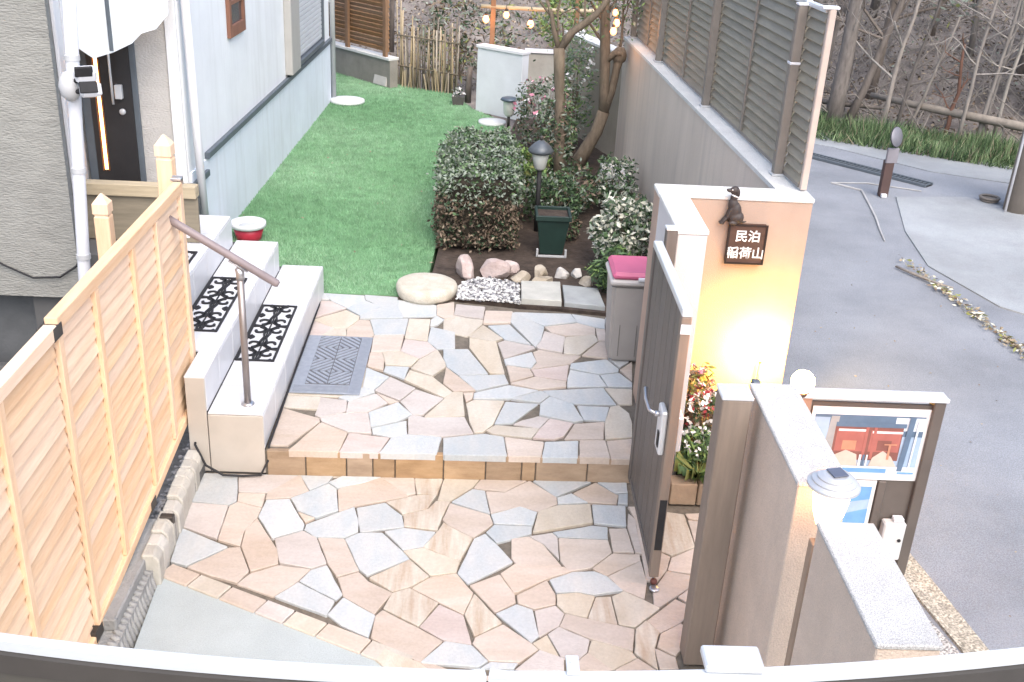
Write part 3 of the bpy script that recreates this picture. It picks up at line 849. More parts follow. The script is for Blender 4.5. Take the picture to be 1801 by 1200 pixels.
# stones of the terrace's front riser
xs = [-0.99, -0.80, -0.60, -0.47, -0.36, -0.12, 0.09, 0.27, 0.34, 0.60, 0.905]
for i in range(len(xs) - 1):
    b = B()
    y0 = 4.578 + (xs[i] + 1.0) * 0.0189
    y1 = 4.578 + (xs[i + 1] + 1.0) * 0.0189
    b.box(0, xs[i + 1] - xs[i] - 0.006, -0.012, 0.02, -0.145, -0.006, 0.003)
    o = b.build('riser_stone', mat('stone riser brown', (0.33, 0.22, 0.13), 0.7, 0.2, 6, 0.35, 70, stretch=(1, 1, 3), col2=(0.42, 0.30, 0.19), rnd=0.12, dirt=0.3))
    o.location = (xs[i], y0, 0); o.rotation_euler = (0, 0, math.atan2(y1 - y0, xs[i + 1] - xs[i])); o.parent = terrace
CP = [(-1.332, 4.62), (-1.272, 3.84), (0.52, 2.94), (1.0, 2.7), (1.88, 2.7), (1.88, 4.66)]
b = B(); b.prism(CP, -0.29, -0.152)
court = tag(b.build('stone_court', MORTAR), 'lower crazy paved entrance court in front of the terrace', kind='structure')
traced(COURT_STONES, -0.14, court)
# the stretch hidden behind the gate post and the low walls
extra = ' '.join('%.2f,%.2f,%s' % (1.24 + 0.19 * (i % 4) + 0.05 * math.sin(i * 5), 2.8 + 0.2 * (i // 4) + 0.05 * math.cos(i * 3), 'PYPSB'[i % 5]) for i in range(36))
crazy(extra, [(1.155, 2.7), (1.88, 2.7), (1.88, 4.41), (1.165, 4.41)], -0.14, court, amp=0.004)
crazy('0.1,3.1,P 0.3,3.12,B 0.5,3.1,P 0.72,3.12,Y 0.6,2.95,P 0.8,2.9,B', [(0.02, 3.18), (0.52, 2.945), (0.86, 2.8), (0.86, 3.235), (0.3, 3.2)], -0.14, court, amp=0.004)
# row of rectangular border stones
P0, P1 = Vector((-1.283, 3.785, 0)), Vector((0.42, 2.93, 0))
dv = P1 - P0; L = dv.length; ang = math.atan2(dv.y, dv.x)
t = 0.0; i = 0
r_ = random.Random(3)
while t < L:
    w = r_.uniform(0.14, 0.21)
    b = B(); b.box(0.003, w - 0.003, -0.043, 0.047, -0.05, r_.uniform(-0.002, 0.002), 0.004)
    o = b.build('border_stone', STONE['PYPGY'[i % 5]])
    p = P0 + dv * (t / L)
    o.location = (p.x, p.y, -0.14); o.rotation_euler = (0, 0, ang); o.parent = court
    t += w; i += 1

# ------------------------------------------------------------------ entrance steps
steps = thing('entrance_steps', 'white tiled entrance steps climbing from the terrace towards the front door', 'steps', (-1.27, 5.6, 0))
LV = [(-1.0, -1.27, 0.19, 4.578, 6.62), (-1.27, -1.54, 0.38, 4.87, 6.53), (-1.54, -1.86, 0.57, 4.9, 6.44)]
b = B()
for x1, x0, z, y0, y1 in LV:
    b.box(x0 - 0.02 if z < 0.5 else x0, x1 - 0.012, y0 + 0.010, y1 - 0.010, -0.2, z - 0.010)
b.box(-1.368, -1.285, 4.59, 4.9, -0.2, 0.37)
b.box(-2.50, -1.862, 5.66, 6.93, -0.2, 0.57)
b.build('core', GROUT, steps)
tile_no = 0
for x1, x0, z, y0, y1 in LV:
    # tread tiles from the near end
    ys = [y0]
    while ys[-1] + 0.3 < y1: ys.append(ys[-1] + 0.3)
    if y1 - ys[-1] < 0.1: ys[-1] = y1
    else: ys.append(y1)
    for a, c in zip(ys, ys[1:]):
        xcuts = [x1, x0] if z < 0.5 else [x1, x1 - 0.27, x0]
        for xa, xc in zip(xcuts, xcuts[1:]):
            bb = B(); bb.box(xc + 0.003, xa - 0.003, a + 0.0035, c - 0.0035, z - 0.010, z, 0.002); bb.build('tread_tile', TILE, steps)
        bb = B(); bb.box(x1 - 0.012, x1 - 0.001, a + 0.0035, c - 0.0035, (z - 0.19 if z > 0.2 else -0.002) + 0.001, z - 0.012, 0.002); bb.build('riser_tile', TILE, steps)
    # far end faces
    bb = B(); bb.box(x0 + 0.002, x1 - 0.002, y1 - 0.010, y1 + 0.001, 0.0, z - 0.012, 0.002); bb.build('end_tile', TILE, steps)
bb = B(); bb.box(-1.268, -1.002, 4.576, 4.588, -0.138, 0.178, 0.002); bb.build('end_tile', mat('beige end tile', (0.46, 0.42, 0.37), 0.4, 0.06, 6), steps)
bb = B(); bb.box(-1.366, -1.273, 4.578, 4.590, -0.138, 0.376, 0.002); bb.build('end_tile', mat('beige end tile', (0.46, 0.42, 0.37)), steps)
bb = B(); bb.box(-1.282, -1.271, 4.592, 4.868, 0.192, 0.378, 0.002); bb.build('riser_tile', TILE, steps)
bb = B(); bb.box(-1.368, -1.271, 4.578, 4.868, 0.372, 0.382, 0.002); bb.build('tread_tile', TILE, steps)

# ------------------------------------------------------------------ rubber scroll mats


def ribbon(b, pts, w, z0, z1):
    L, Rr = [], []
    for i, p in enumerate(pts):
        a = pts[max(i - 1, 0)]; c = pts[min(i + 1, len(pts) - 1)]
        dx, dy = c[0] - a[0], c[1] - a[1]
        l = math.hypot(dx, dy) + 1e-9
        ww = w * (1.0 if 0 < i < len(pts) - 1 else 0.6)
        L.append((p[0] - dy / l * ww / 2, p[1] + dx / l * ww / 2)); Rr.append((p[0] + dy / l * ww / 2, p[1] - dx / l * ww / 2))
    for i in range(len(pts) - 1):
        q = [L[i], Rr[i], Rr[i + 1], L[i + 1]]
        lo = [b.bm.verts.new((x, y, z0)) for x, y in q]
        hi = [b.bm.verts.new((x, y, z1)) for x, y in q]
        b.bm.faces.new(hi)
        b.bm.faces.new((lo[0], lo[3], hi[3], hi[0])); b.bm.faces.new((lo[1], lo[2], hi[2], hi[1]))


def spiral(cx, cy, r0, r1, a0, a1, n=14):
    return [(cx + (r0 + (r1 - r0) * i / n) * math.cos(a0 + (a1 - a0) * i / n), cy + (r0 + (r1 - r0) * i / n) * math.sin(a0 + (a1 - a0) * i / n)) for i in range(n + 1)]


def scroll_mat(x0, x1, y0, y1, z, label):
    t = thing('step_mat', label, 'step mat', ((x0 + x1) / 2, (y0 + y1) / 2, z), 'rubber scroll mats on the steps')
    w, l = x1 - x0, y1 - y0
    cx, cy = (x0 + x1) / 2, (y0 + y1) / 2
    z0, z1 = z + 0.001, z + 0.009
    bo = B(); e = 0.012
    bo.box(x0, x0 + e, y0, y1, z0, z1); bo.box(x1 - e, x1, y0, y1, z0, z1)
    bo.box(x0 + e, x1 - e, y0, y0 + e, z0, z1); bo.box(x0 + e, x1 - e, y1 - e, y1, z0, z1)
    bo.build('border', BLACK, t)
    s = B()
    rows = max(2, int(round(l / 0.15)))
    hw = w / 2
    for i in range(rows):
        yc = y0 + l * (i + 0.5) / rows
        rh = l / rows
        sg = 1 if i % 2 == 0 else -1
        for m in (-1, 1):
            c = cx + m * hw * 0.52
            a = math.pi / 2 * sg
            ribbon(s, [(c + m * (px_ - c), py_) for px_, py_ in spiral(c, yc + sg * rh * 0.08, hw * 0.44, hw * 0.10, a, a + sg * 5.2)], w * 0.075, z0, z1 - 0.001)
            ribbon(s, [(cx + m * hw * 0.08, yc - sg * rh * 0.5), (cx + m * hw * 0.16, yc - sg * rh * 0.15), (cx + m * hw * 0.10, yc + sg * rh * 0.2), (cx + m * hw * 0.45, yc + sg * rh * 0.5), (cx + m * hw * 0.92, yc + sg * rh * 0.42)], w * 0.07, z0, z1 - 0.001)
            ribbon(s, [(cx + m * hw * 0.95, yc - sg * rh * 0.5), (cx + m * hw * 0.75, yc - sg * rh * 0.38), (cx + m * hw * 0.6, yc - sg * rh * 0.5)], w * 0.085, z0, z1 - 0.001)
        ribbon(s, [(cx, yc - rh * 0.5), (cx, yc + rh * 0.5)], w * 0.05, z0, z1 - 0.001)
    s.build('scrollwork', BLACK, t)


scroll_mat(-1.262, -1.055, 5.16, 5.92, 0.19, 'black rubber scroll mat on the lowest white step')
scroll_mat(-1.532, -1.33, 5.10, 5.86, 0.38, 'black rubber scroll mat on the middle white step')
scroll_mat(-1.80, -1.58, 5.10, 5.76, 0.57, 'black rubber scroll mat on the top step, mostly behind the timber fence')

# ------------------------------------------------------------------ grey doormat
dm = thing('doormat', 'blue grey doormat with diamond ridges beside the lowest step', 'doormat', (-0.805, 5.55, 0))
MATB = mat('blue grey mat rubber', (0.26, 0.29, 0.34), 0.85, 0.1, 30, 0.3, 200)
MATD = mat('dark grey mat pile', (0.115, 0.12, 0.135), 0.95, 0.2, 40, 0.5, 250)
x0, x1, y0, y1 = -0.99, -0.605, 5.17, 5.92
b = B(); b.box(x0, x1, y0, y1, 0.003, 0.010, 0.002); b.build('base', MATB, dm)
fx0, fx1, fy0, fy1 = x0 + 0.075, x1 - 0.065, y0 + 0.10, y1 - 0.02
b = B(); b.box(fx0, fx1, fy0, fy1, 0.010, 0.0125, 0.001); b.build('pile', MATD, dm)
b = B()
mx, my = (fx0 + fx1) / 2, (fy0 + fy1) / 2
for sx in (-1, 1):
    for (ya, yc) in ((fy0, (fy0 + my) / 2), ((fy0 + my) / 2, my), (my, (my + fy1) / 2), ((my + fy1) / 2, fy1)):
        k = int(round((ya - fy0) / ((fy1 - fy0) / 4)))
        quad = [(min(mx, mx + sx * (fx1 - mx)) + 0.003, ya + 0.003), (max(mx, mx + sx * (fx1 - mx)) - 0.003, ya + 0.003), (max(mx, mx + sx * (fx1 - mx)) - 0.003, yc - 0.003), (min(mx, mx + sx * (fx1 - mx)) + 0.003, yc - 0.003)]
        dirx, diry = (1, 1) if (k % 2 == 0) == (sx > 0) else (1, -1)
        l_ = math.sqrt(2)
        nx, ny = -diry / l_, dirx / l_
        for j in range(-8, 9):
            o_ = j * 0.030
            px_, py_ = mx + sx * (fx1 - mx) / 2 + nx * o_, (ya + yc) / 2 + ny * o_
            q = clip_half(quad, px_ + nx * 0.0085, py_ + ny * 0.0085, nx, ny)
            if len(q) >= 3: q = clip_half(q, px_ - nx * 0.0085, py_ - ny * 0.0085, -nx, -ny)
            if len(q) >= 3: b.prism(q, 0.0125, 0.0175)
b.build('ridges', MATB, dm)
b = B()
for i in range(9):
    b.box(fx1 + 0.008 + i * 0.006, fx1 + 0.011 + i * 0.006, y0 + 0.01, y1 - 0.01, 0.010, 0.0125)
for i in range(11):
    b.box(x0 + 0.02, fx1, y0 + 0.012 + i * 0.007, y0 + 0.015 + i * 0.007, 0.010, 0.0125)
b.build('ribbed_edge', MATB, dm)

# ------------------------------------------------------------------ handrail
hr = thing('handrail', 'grey brown round handrail on one steel post at the lowest step', 'handrail', (-1.10, 4.68, 0.19))
RAILC = mat('grey brown rail sleeve', (0.23, 0.19, 0.19), 0.4, 0.1, 10)
b = B(); b.tube([(-1.095, 4.68, 0.192), (-1.095, 4.68, 0.86)], 0.017, 14); b.build('post', mat('satin post', (0.30, 0.27, 0.26), 0.35, 0.08, 10, metal=0.6), hr, True)
b = B(); b.lathe([(0.032, 0), (0.032, 0.006), (0.020, 0.012)], (-1.095, 4.68, 0.191), 18); b.build('flange', STEEL, hr, True)
b = B(); b.tube([(-1.095, 4.68, 0.85), (-1.095, 4.68, 0.885), (-1.11, 4.68, 0.905)], [0.020, 0.021, 0.012], 12); b.obox((-1.10, 4.68, 0.917), (0.10, 0.03, 0.008), 0, 0.002, ry=R(32)); b.build('saddle', STEEL, hr, True)
b = B(); b.tube([(-1.46, 4.68, 1.166), (-1.34, 4.675, 1.093), (-0.925, 4.665, 0.842), (-0.915, 4.665, 0.836)], [0.019, 0.019, 0.019, 0.012], 14); b.build('rail', RAILC, hr, True)

# black cable along the foot of the steps
b = B()
b.tube([(-1.44, 4.92, 0.0), (-1.36, 4.70, 0.03), (-1.335, 4.56, 0.02), (-1.28, 4.52, -0.07), (-1.2, 4.52, -0.122), (-1.1, 4.53, -0.130), (-1.02, 4.54, -0.128), (-0.985, 4.57, -0.06), (-0.985, 4.60, 0.008), (-0.988, 4.9, 0.008), (-0.99, 5.3, 0.018), (-0.993, 5.9, 0.018), (-1.0, 6.4, 0.008), (-1.03, 6.66, 0.008)], 0.006, 6)
tag(b.build('power_cable', BLACK, None, True), 'thin black cable running along the foot of the tiled steps', 'cable')

# ------------------------------------------------------------------ timber louvre fence
tf = thing('timber_fence', 'honey coloured timber louvre fence standing along the left of the court', 'fence', (-1.4, 3.9, 0))


def fbot(y): return 0.143 - (4.846 - y) * 0.1256
def ftop(y): return 1.262 - (4.846 - y) * 0.006


NS = 19
for (ya, yc, dz) in ((3.262, 4.83, 0.0), (1.95, 3.252, -0.02)):
    Lp = yc - ya
    for i in range(NS):
        b = B()
        f = (i + 0.5) / NS
        za = fbot(ya) + 0.03 + (ftop(ya) - 0.07 - fbot(ya)) * f + dz; zc = fbot(yc) + 0.03 + (ftop(yc) - 0.07 - fbot(yc)) * f + dz
        hgt = (ftop((ya + yc) / 2) - fbot((ya + yc) / 2) - 0.1) / NS
        tilt = math.atan2(zc - za, Lp)
        M = Matrix.Translation((-1.400, (ya + yc) / 2, (za + zc) / 2)) @ Matrix.Rotation(tilt, 4, 'X') @ Matrix.Rotation(R(-11), 4, 'Y')
        b.box(-0.0055, 0.0055, -math.hypot(Lp, zc - za) / 2, math.hypot(Lp, zc - za) / 2, -hgt * 0.67, hgt * 0.67, 0.0015, M)
        b.build('slat', CEDAR, tf)
    # rails
    for zz, nm, hh in ((ftop, 'top_rail', 0.05), (fbot, 'bottom_rail', 0.045)):
        za, zc = zz(ya) + dz, zz(yc) + dz
        s = -1 if nm == 'top_rail' else 1
        M = Matrix.Translation((-1.395, (ya + yc) / 2, (za + zc) / 2 + s * hh / 2)) @ Matrix.Rotation(math.atan2(zc - za, Lp), 4, 'X')
        b = B(); b.box(-0.022, 0.022, -Lp / 2, Lp / 2, -hh / 2, hh / 2, 0.003, M); b.build(nm, CEDAR, tf)
for y in (4.815, 4.425, 4.09, 3.645, 3.282, 2.80, 2.40):
    dz = -0.02 if y < 3.25 else 0
    b = B(); b.box(-1.394, -1.3755, y - 0.0185, y + 0.0185, fbot(y) + 0.046 + dz, ftop(y) - 0.052 + dz, 0.002); b.build('batten', CEDARP, tf)
    b = B(); b.box(-1.430, -1.4175, y - 0.0185, y + 0.0185, fbot(y) + 0.046 + dz, ftop(y) - 0.052 + dz, 0.002); b.build('batten', CEDARP, tf)
for y, z in ((3.257, 1.205), (3.257, -0.045), (4.0, 0.045)):
    b = B(); b.obox((-1.40, y, z), (0.058, 0.075, 0.05), 0, 0.003); b.build('bracket', DARKMETAL, tf)
b = B(); b.box(-1.423, -1.377, 4.836, 4.852, 0.15, 1.25, 0.003); b.build('end_stile', CEDARP, tf)
b = B(); b.obox((-1.40, 4.84, 1.272), (0.05, 0.03, 0.012), 0, 0.002); b.obox((-1.40, 4.862, 1.262), (0.05, 0.004, 0.04)); b.build('end_bracket', STEEL, tf)


def newel(x, y, top, label, z0, s=0.072):
    t = thing('newel_post', label, 'post', (x, y, z0), 'timber newel posts behind the louvre fence')
    h = s / 2
    b = B(); b.box(x - h, x + h, y - h, y + h, z0 + 0.001, top - 0.11, 0.004); b.build('shaft', CEDARP, t)
    b = B()
    prof = [(h * 0.86, top - 0.11), (h * 0.86, top - 0.10), (h * 1.04, top - 0.095), (h * 1.04, top - 0.045), (0.004, top)]
    rings = []
    for r_, z in prof:
        rings.append([b.bm.verts.new((x + sx * r_, y + sy * r_, z)) for sx, sy in ((-1, -1), (1, -1), (1, 1), (-1, 1))])
    for A, C in zip(rings, rings[1:]):
        for k in range(4): b.bm.faces.new((A[k], A[(k + 1) % 4], C[(k + 1) % 4], C[k]))
    b.bm.faces.new(rings[-1]); b.bm.faces.new(rings[0][::-1])
    b.build('pointed_cap', CEDARP, t)


newel(-1.475, 4.95, 1.45, 'timber post with pointed cap at the far end of the louvre fence', 0.38)
newel(-1.82, 5.02, 1.13, 'shorter timber post with pointed cap near the grey stucco corner', 0.57)

# pale beam below the front door and rails under it
pb = thing('porch_railing', 'pale timber beam and boards below the front door', 'railing', (-2.0, 5.9, 0.57))
b = B(); b.box(-2.30, -1.60, 5.88, 5.96, 0.845, 0.915, 0.004); b.build('beam', PALEWOOD, pb)
b = B(); b.box(-2.30, -1.60, 5.91, 5.93, 0.575, 0.84, 0.002); b.build('board', mat('olive brown board', (0.22, 0.19, 0.14), 0.85, 0.15, 5, stretch=(1, 9, 9)), pb)  # plain olive brown board under the beam
b = B(); b.box(-1.86, -1.56, 5.55, 5.58, 0.73, 0.75, 0.002); b.build('rail', PLASTIC_W, pb)

# ------------------------------------------------------------------ house
hs = thing('house', 'white rendered house with grey stucco porch wall and dark front door', 'house', (-2.6, 8.5, 0))


def hw_x(y): return -1.934 + (y - 7.0) * (0.174 / 5.5)


hang = math.atan2(0.174, 5.5)


def wall_patch(b, y0, y1, z0, z1, out0, out1, ch=0.0, mi=0):
    """box on the long white wall, measured along it"""
    M = Matrix.Translation((-1.934, 7.0, 0)) @ Matrix.Rotation(-hang, 4, 'Z')
    b.box(out0, out1, y0 - 7.0, y1 - 7.0, z0, z1, ch, M, mi)


b = B()
b.prism([(-1.934, 7.0), (-1.76, 12.5), (-6.5, 12.5), (-6.5, 7.0)], 0.0, 3.6)
b.build('wall', RENDERW, hs)
b = B(); wall_patch(b, 7.012, 12.495, -0.02, 0.665, 0.0, 0.012); b.build('base_band', BASEBLUE, hs)
b = B(); wall_patch(b, 7.37, 12.50, 0.668, 0.715, 0.0, 0.035, 0.004); b.build('trim', DARKTRIM, hs)
b = B(); b.box(-2.1, -1.93, 6.93, 6.998, 0.555, 0.60, 0.003); wall_patch(b, 6.93, 7.36, 0.555, 0.60, -0.01, 0.035, 0.003); b.build('sill_trim', DARKTRIM, hs)
b = B(); b.prism([(-6.5, 5.6), (-2.2, 5.6), (-2.62, 6.995), (-6.5, 6.995)], 0.33, 3.6); b.build('porch_wall', SIDING, hs)
b = B(); b.prism([(-6.5, 5.75), (-2.32, 5.75), (-2.62, 6.9), (-6.5, 6.9)], -0.2, 0.328); b.build('foundation', mat('shade toned foundation', (0.10, 0.105, 0.11), 0.95, 0.15, 6, 0.3, 60), hs)  # dark colour stands in for the shadowed void under the porch wall
b = B(); b.box(-2.56, -1.945, 6.94, 6.998, 0.57, 3.6); b.build('door_wall', STUCCO, hs)
b = B(); b.box(-2.56, -1.97, 6.95, 6.997, 0.0, 0.56); b.build('porch_base', mat('olive brown board', (0.22, 0.19, 0.14)), hs)  # same olive brown as the board under the beam
# corner boards either side of the pilaster
b = B(); b.box(-2.0, -1.93, 6.925, 6.9395, 0.62, 3.6, 0.003); b.build('corner_board', RENDERW, hs)
# door
dr_ = B(); dr_.box(-2.505, -2.235, 6.912, 6.938, 0.60, 2.35, 0.003)
door = dr_.build('door', mat('near black door', (0.028, 0.027, 0.028), 0.4, 0.15, 8), hs)
b = B(); b.box(-2.455, -2.437, 6.906, 6.911, 0.70, 2.3); b.build('lit_glass_strip', mat('lit amber glass', (0.9, 0.5, 0.2), 0.4, 0.02, emit=(1.0, 0.50, 0.14, 6.0)), door)
b = B(); b.box(-2.470, -2.457, 6.904, 6.911, 0.69, 2.31, 0.002); b.box(-2.435, -2.424, 6.904, 6.911, 0.69, 2.31, 0.002); b.build('strip_frame', mat('copper edge', (0.22, 0.09, 0.04), 0.4, 0.2, 9), door)
b = B(); b.tube([(-2.345, 6.865, 1.14), (-2.345, 6.865, 1.60)], 0.008, 8); b.build('handle_bar', ALU, door, True)
b = B(); b.box(-2.335, -2.29, 6.875, 6.911, 1.17, 1.26, 0.004); b.build('latch', ALU, door)
M = Matrix.Translation((-2.305, 6.905, 1.085)) @ Matrix.Rotation(R(90), 4, 'X')
b = B(); b.lathe([(0.020, -0.006), (0.020, 0.006), (0.012, 0.010)], (0, 0, 0), 16, M=M); b.build('lock', ALU, door, True)
b = B(); b.box(-2.235, -2.20, 6.915, 6.9385, 0.60, 2.4, 0.003); b.box(-2.56, -2.505, 6.915, 6.9385, 0.60, 2.4, 0.003); b.build('door_frame', DARKTRIM, hs)
# white jamb on the return wall
b = B()
for t0, t1, o1 in ((0.15, 0.42, 0.02), (0.45, 0.72, 0.03), (0.75, 0.97, 0.02)):
    pa = Vector((-2.2 - 0.42 * t0, 5.6 + 1.395 * t0, 0)); pc = Vector((-2.2 - 0.42 * t1, 5.6 + 1.395 * t1, 0))
    c = (pa + pc) / 2; an = math.atan2(pc.y - pa.y, pc.x - pa.x)
    b.obox((c.x + 0.012, c.y, 2.05), ((pc - pa).length, o1, 3.0), an, 0.003)
b.build('side_panel', PLASTIC_W, hs)
# downpipes
b = B(); b.tube([(-2.16, 5.50, -0.1), (-2.13, 5.50, 0.55), (-2.07, 5.50, 1.5), (-2.0, 5.50, 2.6)], 0.033, 16); dp = b.build('downpipe', PLASTIC_W, hs, True)
b = B()
for x, z in ((-2.125, 0.62), (-2.095, 1.1), (-2.06, 1.68)): b.lathe([(0.0375, -0.014), (0.0375, 0.014)], (x, 5.50, z), 16)
b.build('pipe_collar', PLASTIC_G, dp)
b = B(); b.tube([(-1.86, 7.03, 0.3), (-1.875, 7.03, 1.0), (-1.90, 7.03, 2.5)], 0.028, 14); b.build('downpipe', PLASTIC_W, hs, True)
b = B(); b.tube([(-1.725, 12.53, 0.03), (-1.725, 12.53, 3.2)], 0.03, 12); dp = b.build('downpipe', PLASTIC_G, hs, True)
b = B()
for z in (0.25, 0.7, 1.1): b.box(-1.765, -1.70, 12.51, 12.55, z, z + 0.02)
b.build('pipe_clip', PLASTIC_G, dp)
# small brown framed window
w = B(); wall_patch(w, 8.20, 8.56, 1.44, 2.2, 0.0, 0.012); win = w.build('window', GLASS, hs)
BRF = mat('red brown frame', (0.22, 0.105, 0.07), 0.6, 0.15, 8)
b = B(); wall_patch(b, 8.15, 8.205, 1.37, 2.3, 0.0, 0.03, 0.003); wall_patch(b, 8.555, 8.61, 1.37, 2.3, 0.0, 0.03, 0.003); wall_patch(b, 8.206, 8.554, 1.37, 1.455, 0.0, 0.03, 0.003); b.build('frame', BRF, win)
b = B(); wall_patch(b, 8.206, 8.554, 1.60, 1.63, 0.013, 0.028, 0.002); b.build('glazing_bar', BRF, win)
# roller shutter window
w = B(); wall_patch(w, 10.52, 11.88, 0.80, 2.4, 0.0, 0.02); sh = w.build('window_shutter', mat('shutter grey', (0.40, 0.42, 0.45), 0.5, 0.05), hs)
for i in range(26):
    b = B(); wall_patch(b, 10.54, 11.86, 0.82 + i * 0.045, 0.860 + i * 0.045, 0.021, 0.034, 0.004); b.build('shutter_slat', mat('shutter slat', (0.55, 0.57, 0.60), 0.45, 0.05, rnd=0.03), sh)
b = B(); wall_patch(b, 10.12, 10.51, 0.735, 2.4, 0.0, 0.07, 0.006); b.build('shutter_box', mat('putty box', (0.40, 0.39, 0.37), 0.6, 0.06), hs)
b = B(); wall_patch(b, 11.885, 11.94, 0.76, 2.4, 0.0, 0.05, 0.004); wall_patch(b, 10.515, 11.88, 0.745, 0.795, 0.0, 0.06, 0.004); b.build('window_frame', DARKTRIM, hs)

# translucent rain canopy sheet over the door
can = B()
outl = [(-2.60, 6.62, 1.60), (-2.44, 6.62, 1.53), (-2.35, 6.62, 1.47), (-2.23, 6.62, 1.51), (-2.11, 6.62, 1.57), (-2.05, 6.62, 1.63), (-1.96, 6.62, 1.66), (-1.88, 6.62, 1.75), (-1.87, 6.62, 2.6), (-2.60, 6.62, 2.6)]
lo = [can.bm.verts.new(p) for p in outl]; hi = [can.bm.verts.new((p[0], p[1] - 0.006, p[2])) for p in outl]
can.bm.faces.new(lo); can.bm.faces.new(hi[::-1])
for i in range(len(lo)):
    j = (i + 1) % len(lo); can.bm.faces.new((lo[i], lo[j], hi[j], hi[i]))
cv = thing('rain_screen', 'frosted white plastic screen with a stepped lower edge hung before the front door', 'screen', (-2.3, 6.62, 2.6))
can.build('sheet', mat('frosted white plastic', (0.80, 0.86, 0.90), 0.3, 0.04, 3, alpha=0.9), cv)
b = B(); b.box(-2.246, -2.222, 6.605, 6.6135, 1.52, 2.6, 0.002); b.build('mullion', DARKTRIM, cv)
b = B(); b.box(-2.64, -1.88, 6.605, 6.935, 2.60, 2.63, 0.003); b.build('bracket', DARKTRIM, cv)

# twin head security light on the downpipe
sl = thing('security_light', 'twin headed grey security light clamped to the porch downpipe', 'security light', (-2.07, 5.5, 1.55))
b = B(); b.ell((-2.065, 5.44, 1.55), (0.055, 0.055, 0.08), 2); b.box(-2.11, -2.02, 5.455, 5.53, 1.50, 1.60, 0.01); b.build('housing', PLASTIC_G, sl, True)
for (dx, dz, rx_) in ((0.10, 0.065, 20), (0.115, -0.01, -15)):
    b = B(); b.obox((-2.065 + dx, 5.40, 1.555 + dz), (0.10, 0.065, 0.072), 0.5, 0.012, rx=R(rx_)); hd = b.build('lamp_head', PLASTIC_W, sl)
    b = B(); b.obox((-2.065 + dx + 0.005, 5.362, 1.555 + dz + 0.02), (0.085, 0.014, 0.056), 0.5, 0.004, rx=R(rx_)); b.build('lens', BLACK, hd)
b = B(); b.tube([(-2.06, 5.43, 1.57), (-2.0, 5.41, 1.59), (-1.97, 5.40, 1.61)], 0.014, 8); b.tube([(-2.06, 5.43, 1.53), (-2.0, 5.41, 1.53), (-1.97, 5.40, 1.54)], 0.014, 8); b.build('arm', BLACK, sl, True)
# sagging cable on the stucco wall
b = B(); b.tube([(-2.16, 5.585, 0.62), (-2.2, 5.58, 0.53), (-2.3, 5.58, 0.46), (-2.45, 5.58, 0.45), (-2.6, 5.58, 0.52), (-2.75, 5.58, 0.62)], 0.006, 6)
tag(b.build('wall_cable', BLACK, None, True), 'thin dark cable sagging across the foot of the grey stucco wall', 'cable')

# ------------------------------------------------------------------ edging below the timber fence
ed = thing('stone_edging', 'row of pale rounded edging blocks beside the timber fence', 'edging', (-1.37, 4.4, -0.14))
b = B()
b.bm.free(); b = B()
pr = [(-0.036, -0.15), (0.036, -0.15), (0.036, 0.0), (0.015, 0.03), (-0.036, 0.03)]
for y_, q in ((-0.041, 0), (0.041, 1)):
    pass
v0 = [b.bm.verts.new((x, -0.041, z)) for x, z in pr]; v1 = [b.bm.verts.new((x, 0.041, z)) for x, z in pr]
b.bm.faces.new(v0); b.bm.faces.new(v1[::-1])
for i in range(5): b.bm.faces.new((v0[i], v0[(i + 1) % 5], v1[(i + 1) % 5], v1[i]))
bmesh.ops.bevel(b.bm, geom=b.bm.edges[:], offset=0.006, segments=1, affect='EDGES')
e0 = b.build('edging_block', BLOCKP)
e0.parent = ed; e0.matrix_parent_inverse = Matrix.Translation(-ed.location)
for i in range(10):
    o = e0 if i == 0 else child_copy(e0, ed)
    y = 4.52 - i * 0.088
    o.location = (-1.345 + (4.8 - y) * 0.033 + random.uniform(-.004, .004), y, -0.03 + random.uniform(-0.01, 0.008)); o.rotation_euler = (random.uniform(-.03, .03), 0, random.uniform(-.06, .06) + 0.045)
# dark gravel between fence and edging
c = np.column_stack((rng.uniform(-1.40, -1.35, 500), rng.uniform(3.95, 4.86, 500), rng.uniform(-0.085, -0.02, 500)))
b = B()
for i in range(260):
    s = random.uniform(0.007, 0.014); b.ell(c[i], (s, s * random.uniform(.7, 1.2), s * .7), 1)
tag(b.build('gravel', mat('dark grey gravel', (0.17, 0.17, 0.175), 0.9, 0.3, 30, 0.3), None), 'dark grey gravel under the timber fence', 'gravel', kind='stuff')

rw = thing('ribbed_block_wall', 'low grey ribbed block wall under the near end of the timber fence', 'wall', (-1.34, 3.4, -0.15))
b = B(); b.prism([(-1.295, 2.2), (-1.300, 3.96), (-1.43, 3.96), (-1.43, 2.2)], -0.28, -0.075); b.build('core', BLOCKG, rw)
b = B(); b.box(-1.43, -1.325, 3.30, 3.985, -0.0745, -0.020, 0.006); b.build('cap', BLOCKG, rw)
b = B(); b.box(-1.345, -1.285, 3.965, 4.0, -0.16, 0.0, 0.004); b.build('end_plate', DARKMETAL, rw)
b = B(); b.tube([(0, 0, -0.10), (0, 0, 0.085), (-0.018, 0, 0.10)], [0.014, 0.014, 0.008], 8)
rb = b.build('rib', BLOCKG, None, True)
rb.parent = rw; rb.matrix_parent_inverse = Matrix.Translation(-rw.location)
for i in range(30):
    o = rb if i == 0 else child_copy(rb, rw)
    o.location = (-1.293 + random.uniform(-.002, .002), 3.94 - i * 0.034, -0.16)
    o.rotation_euler = (0, R(-14), 0)

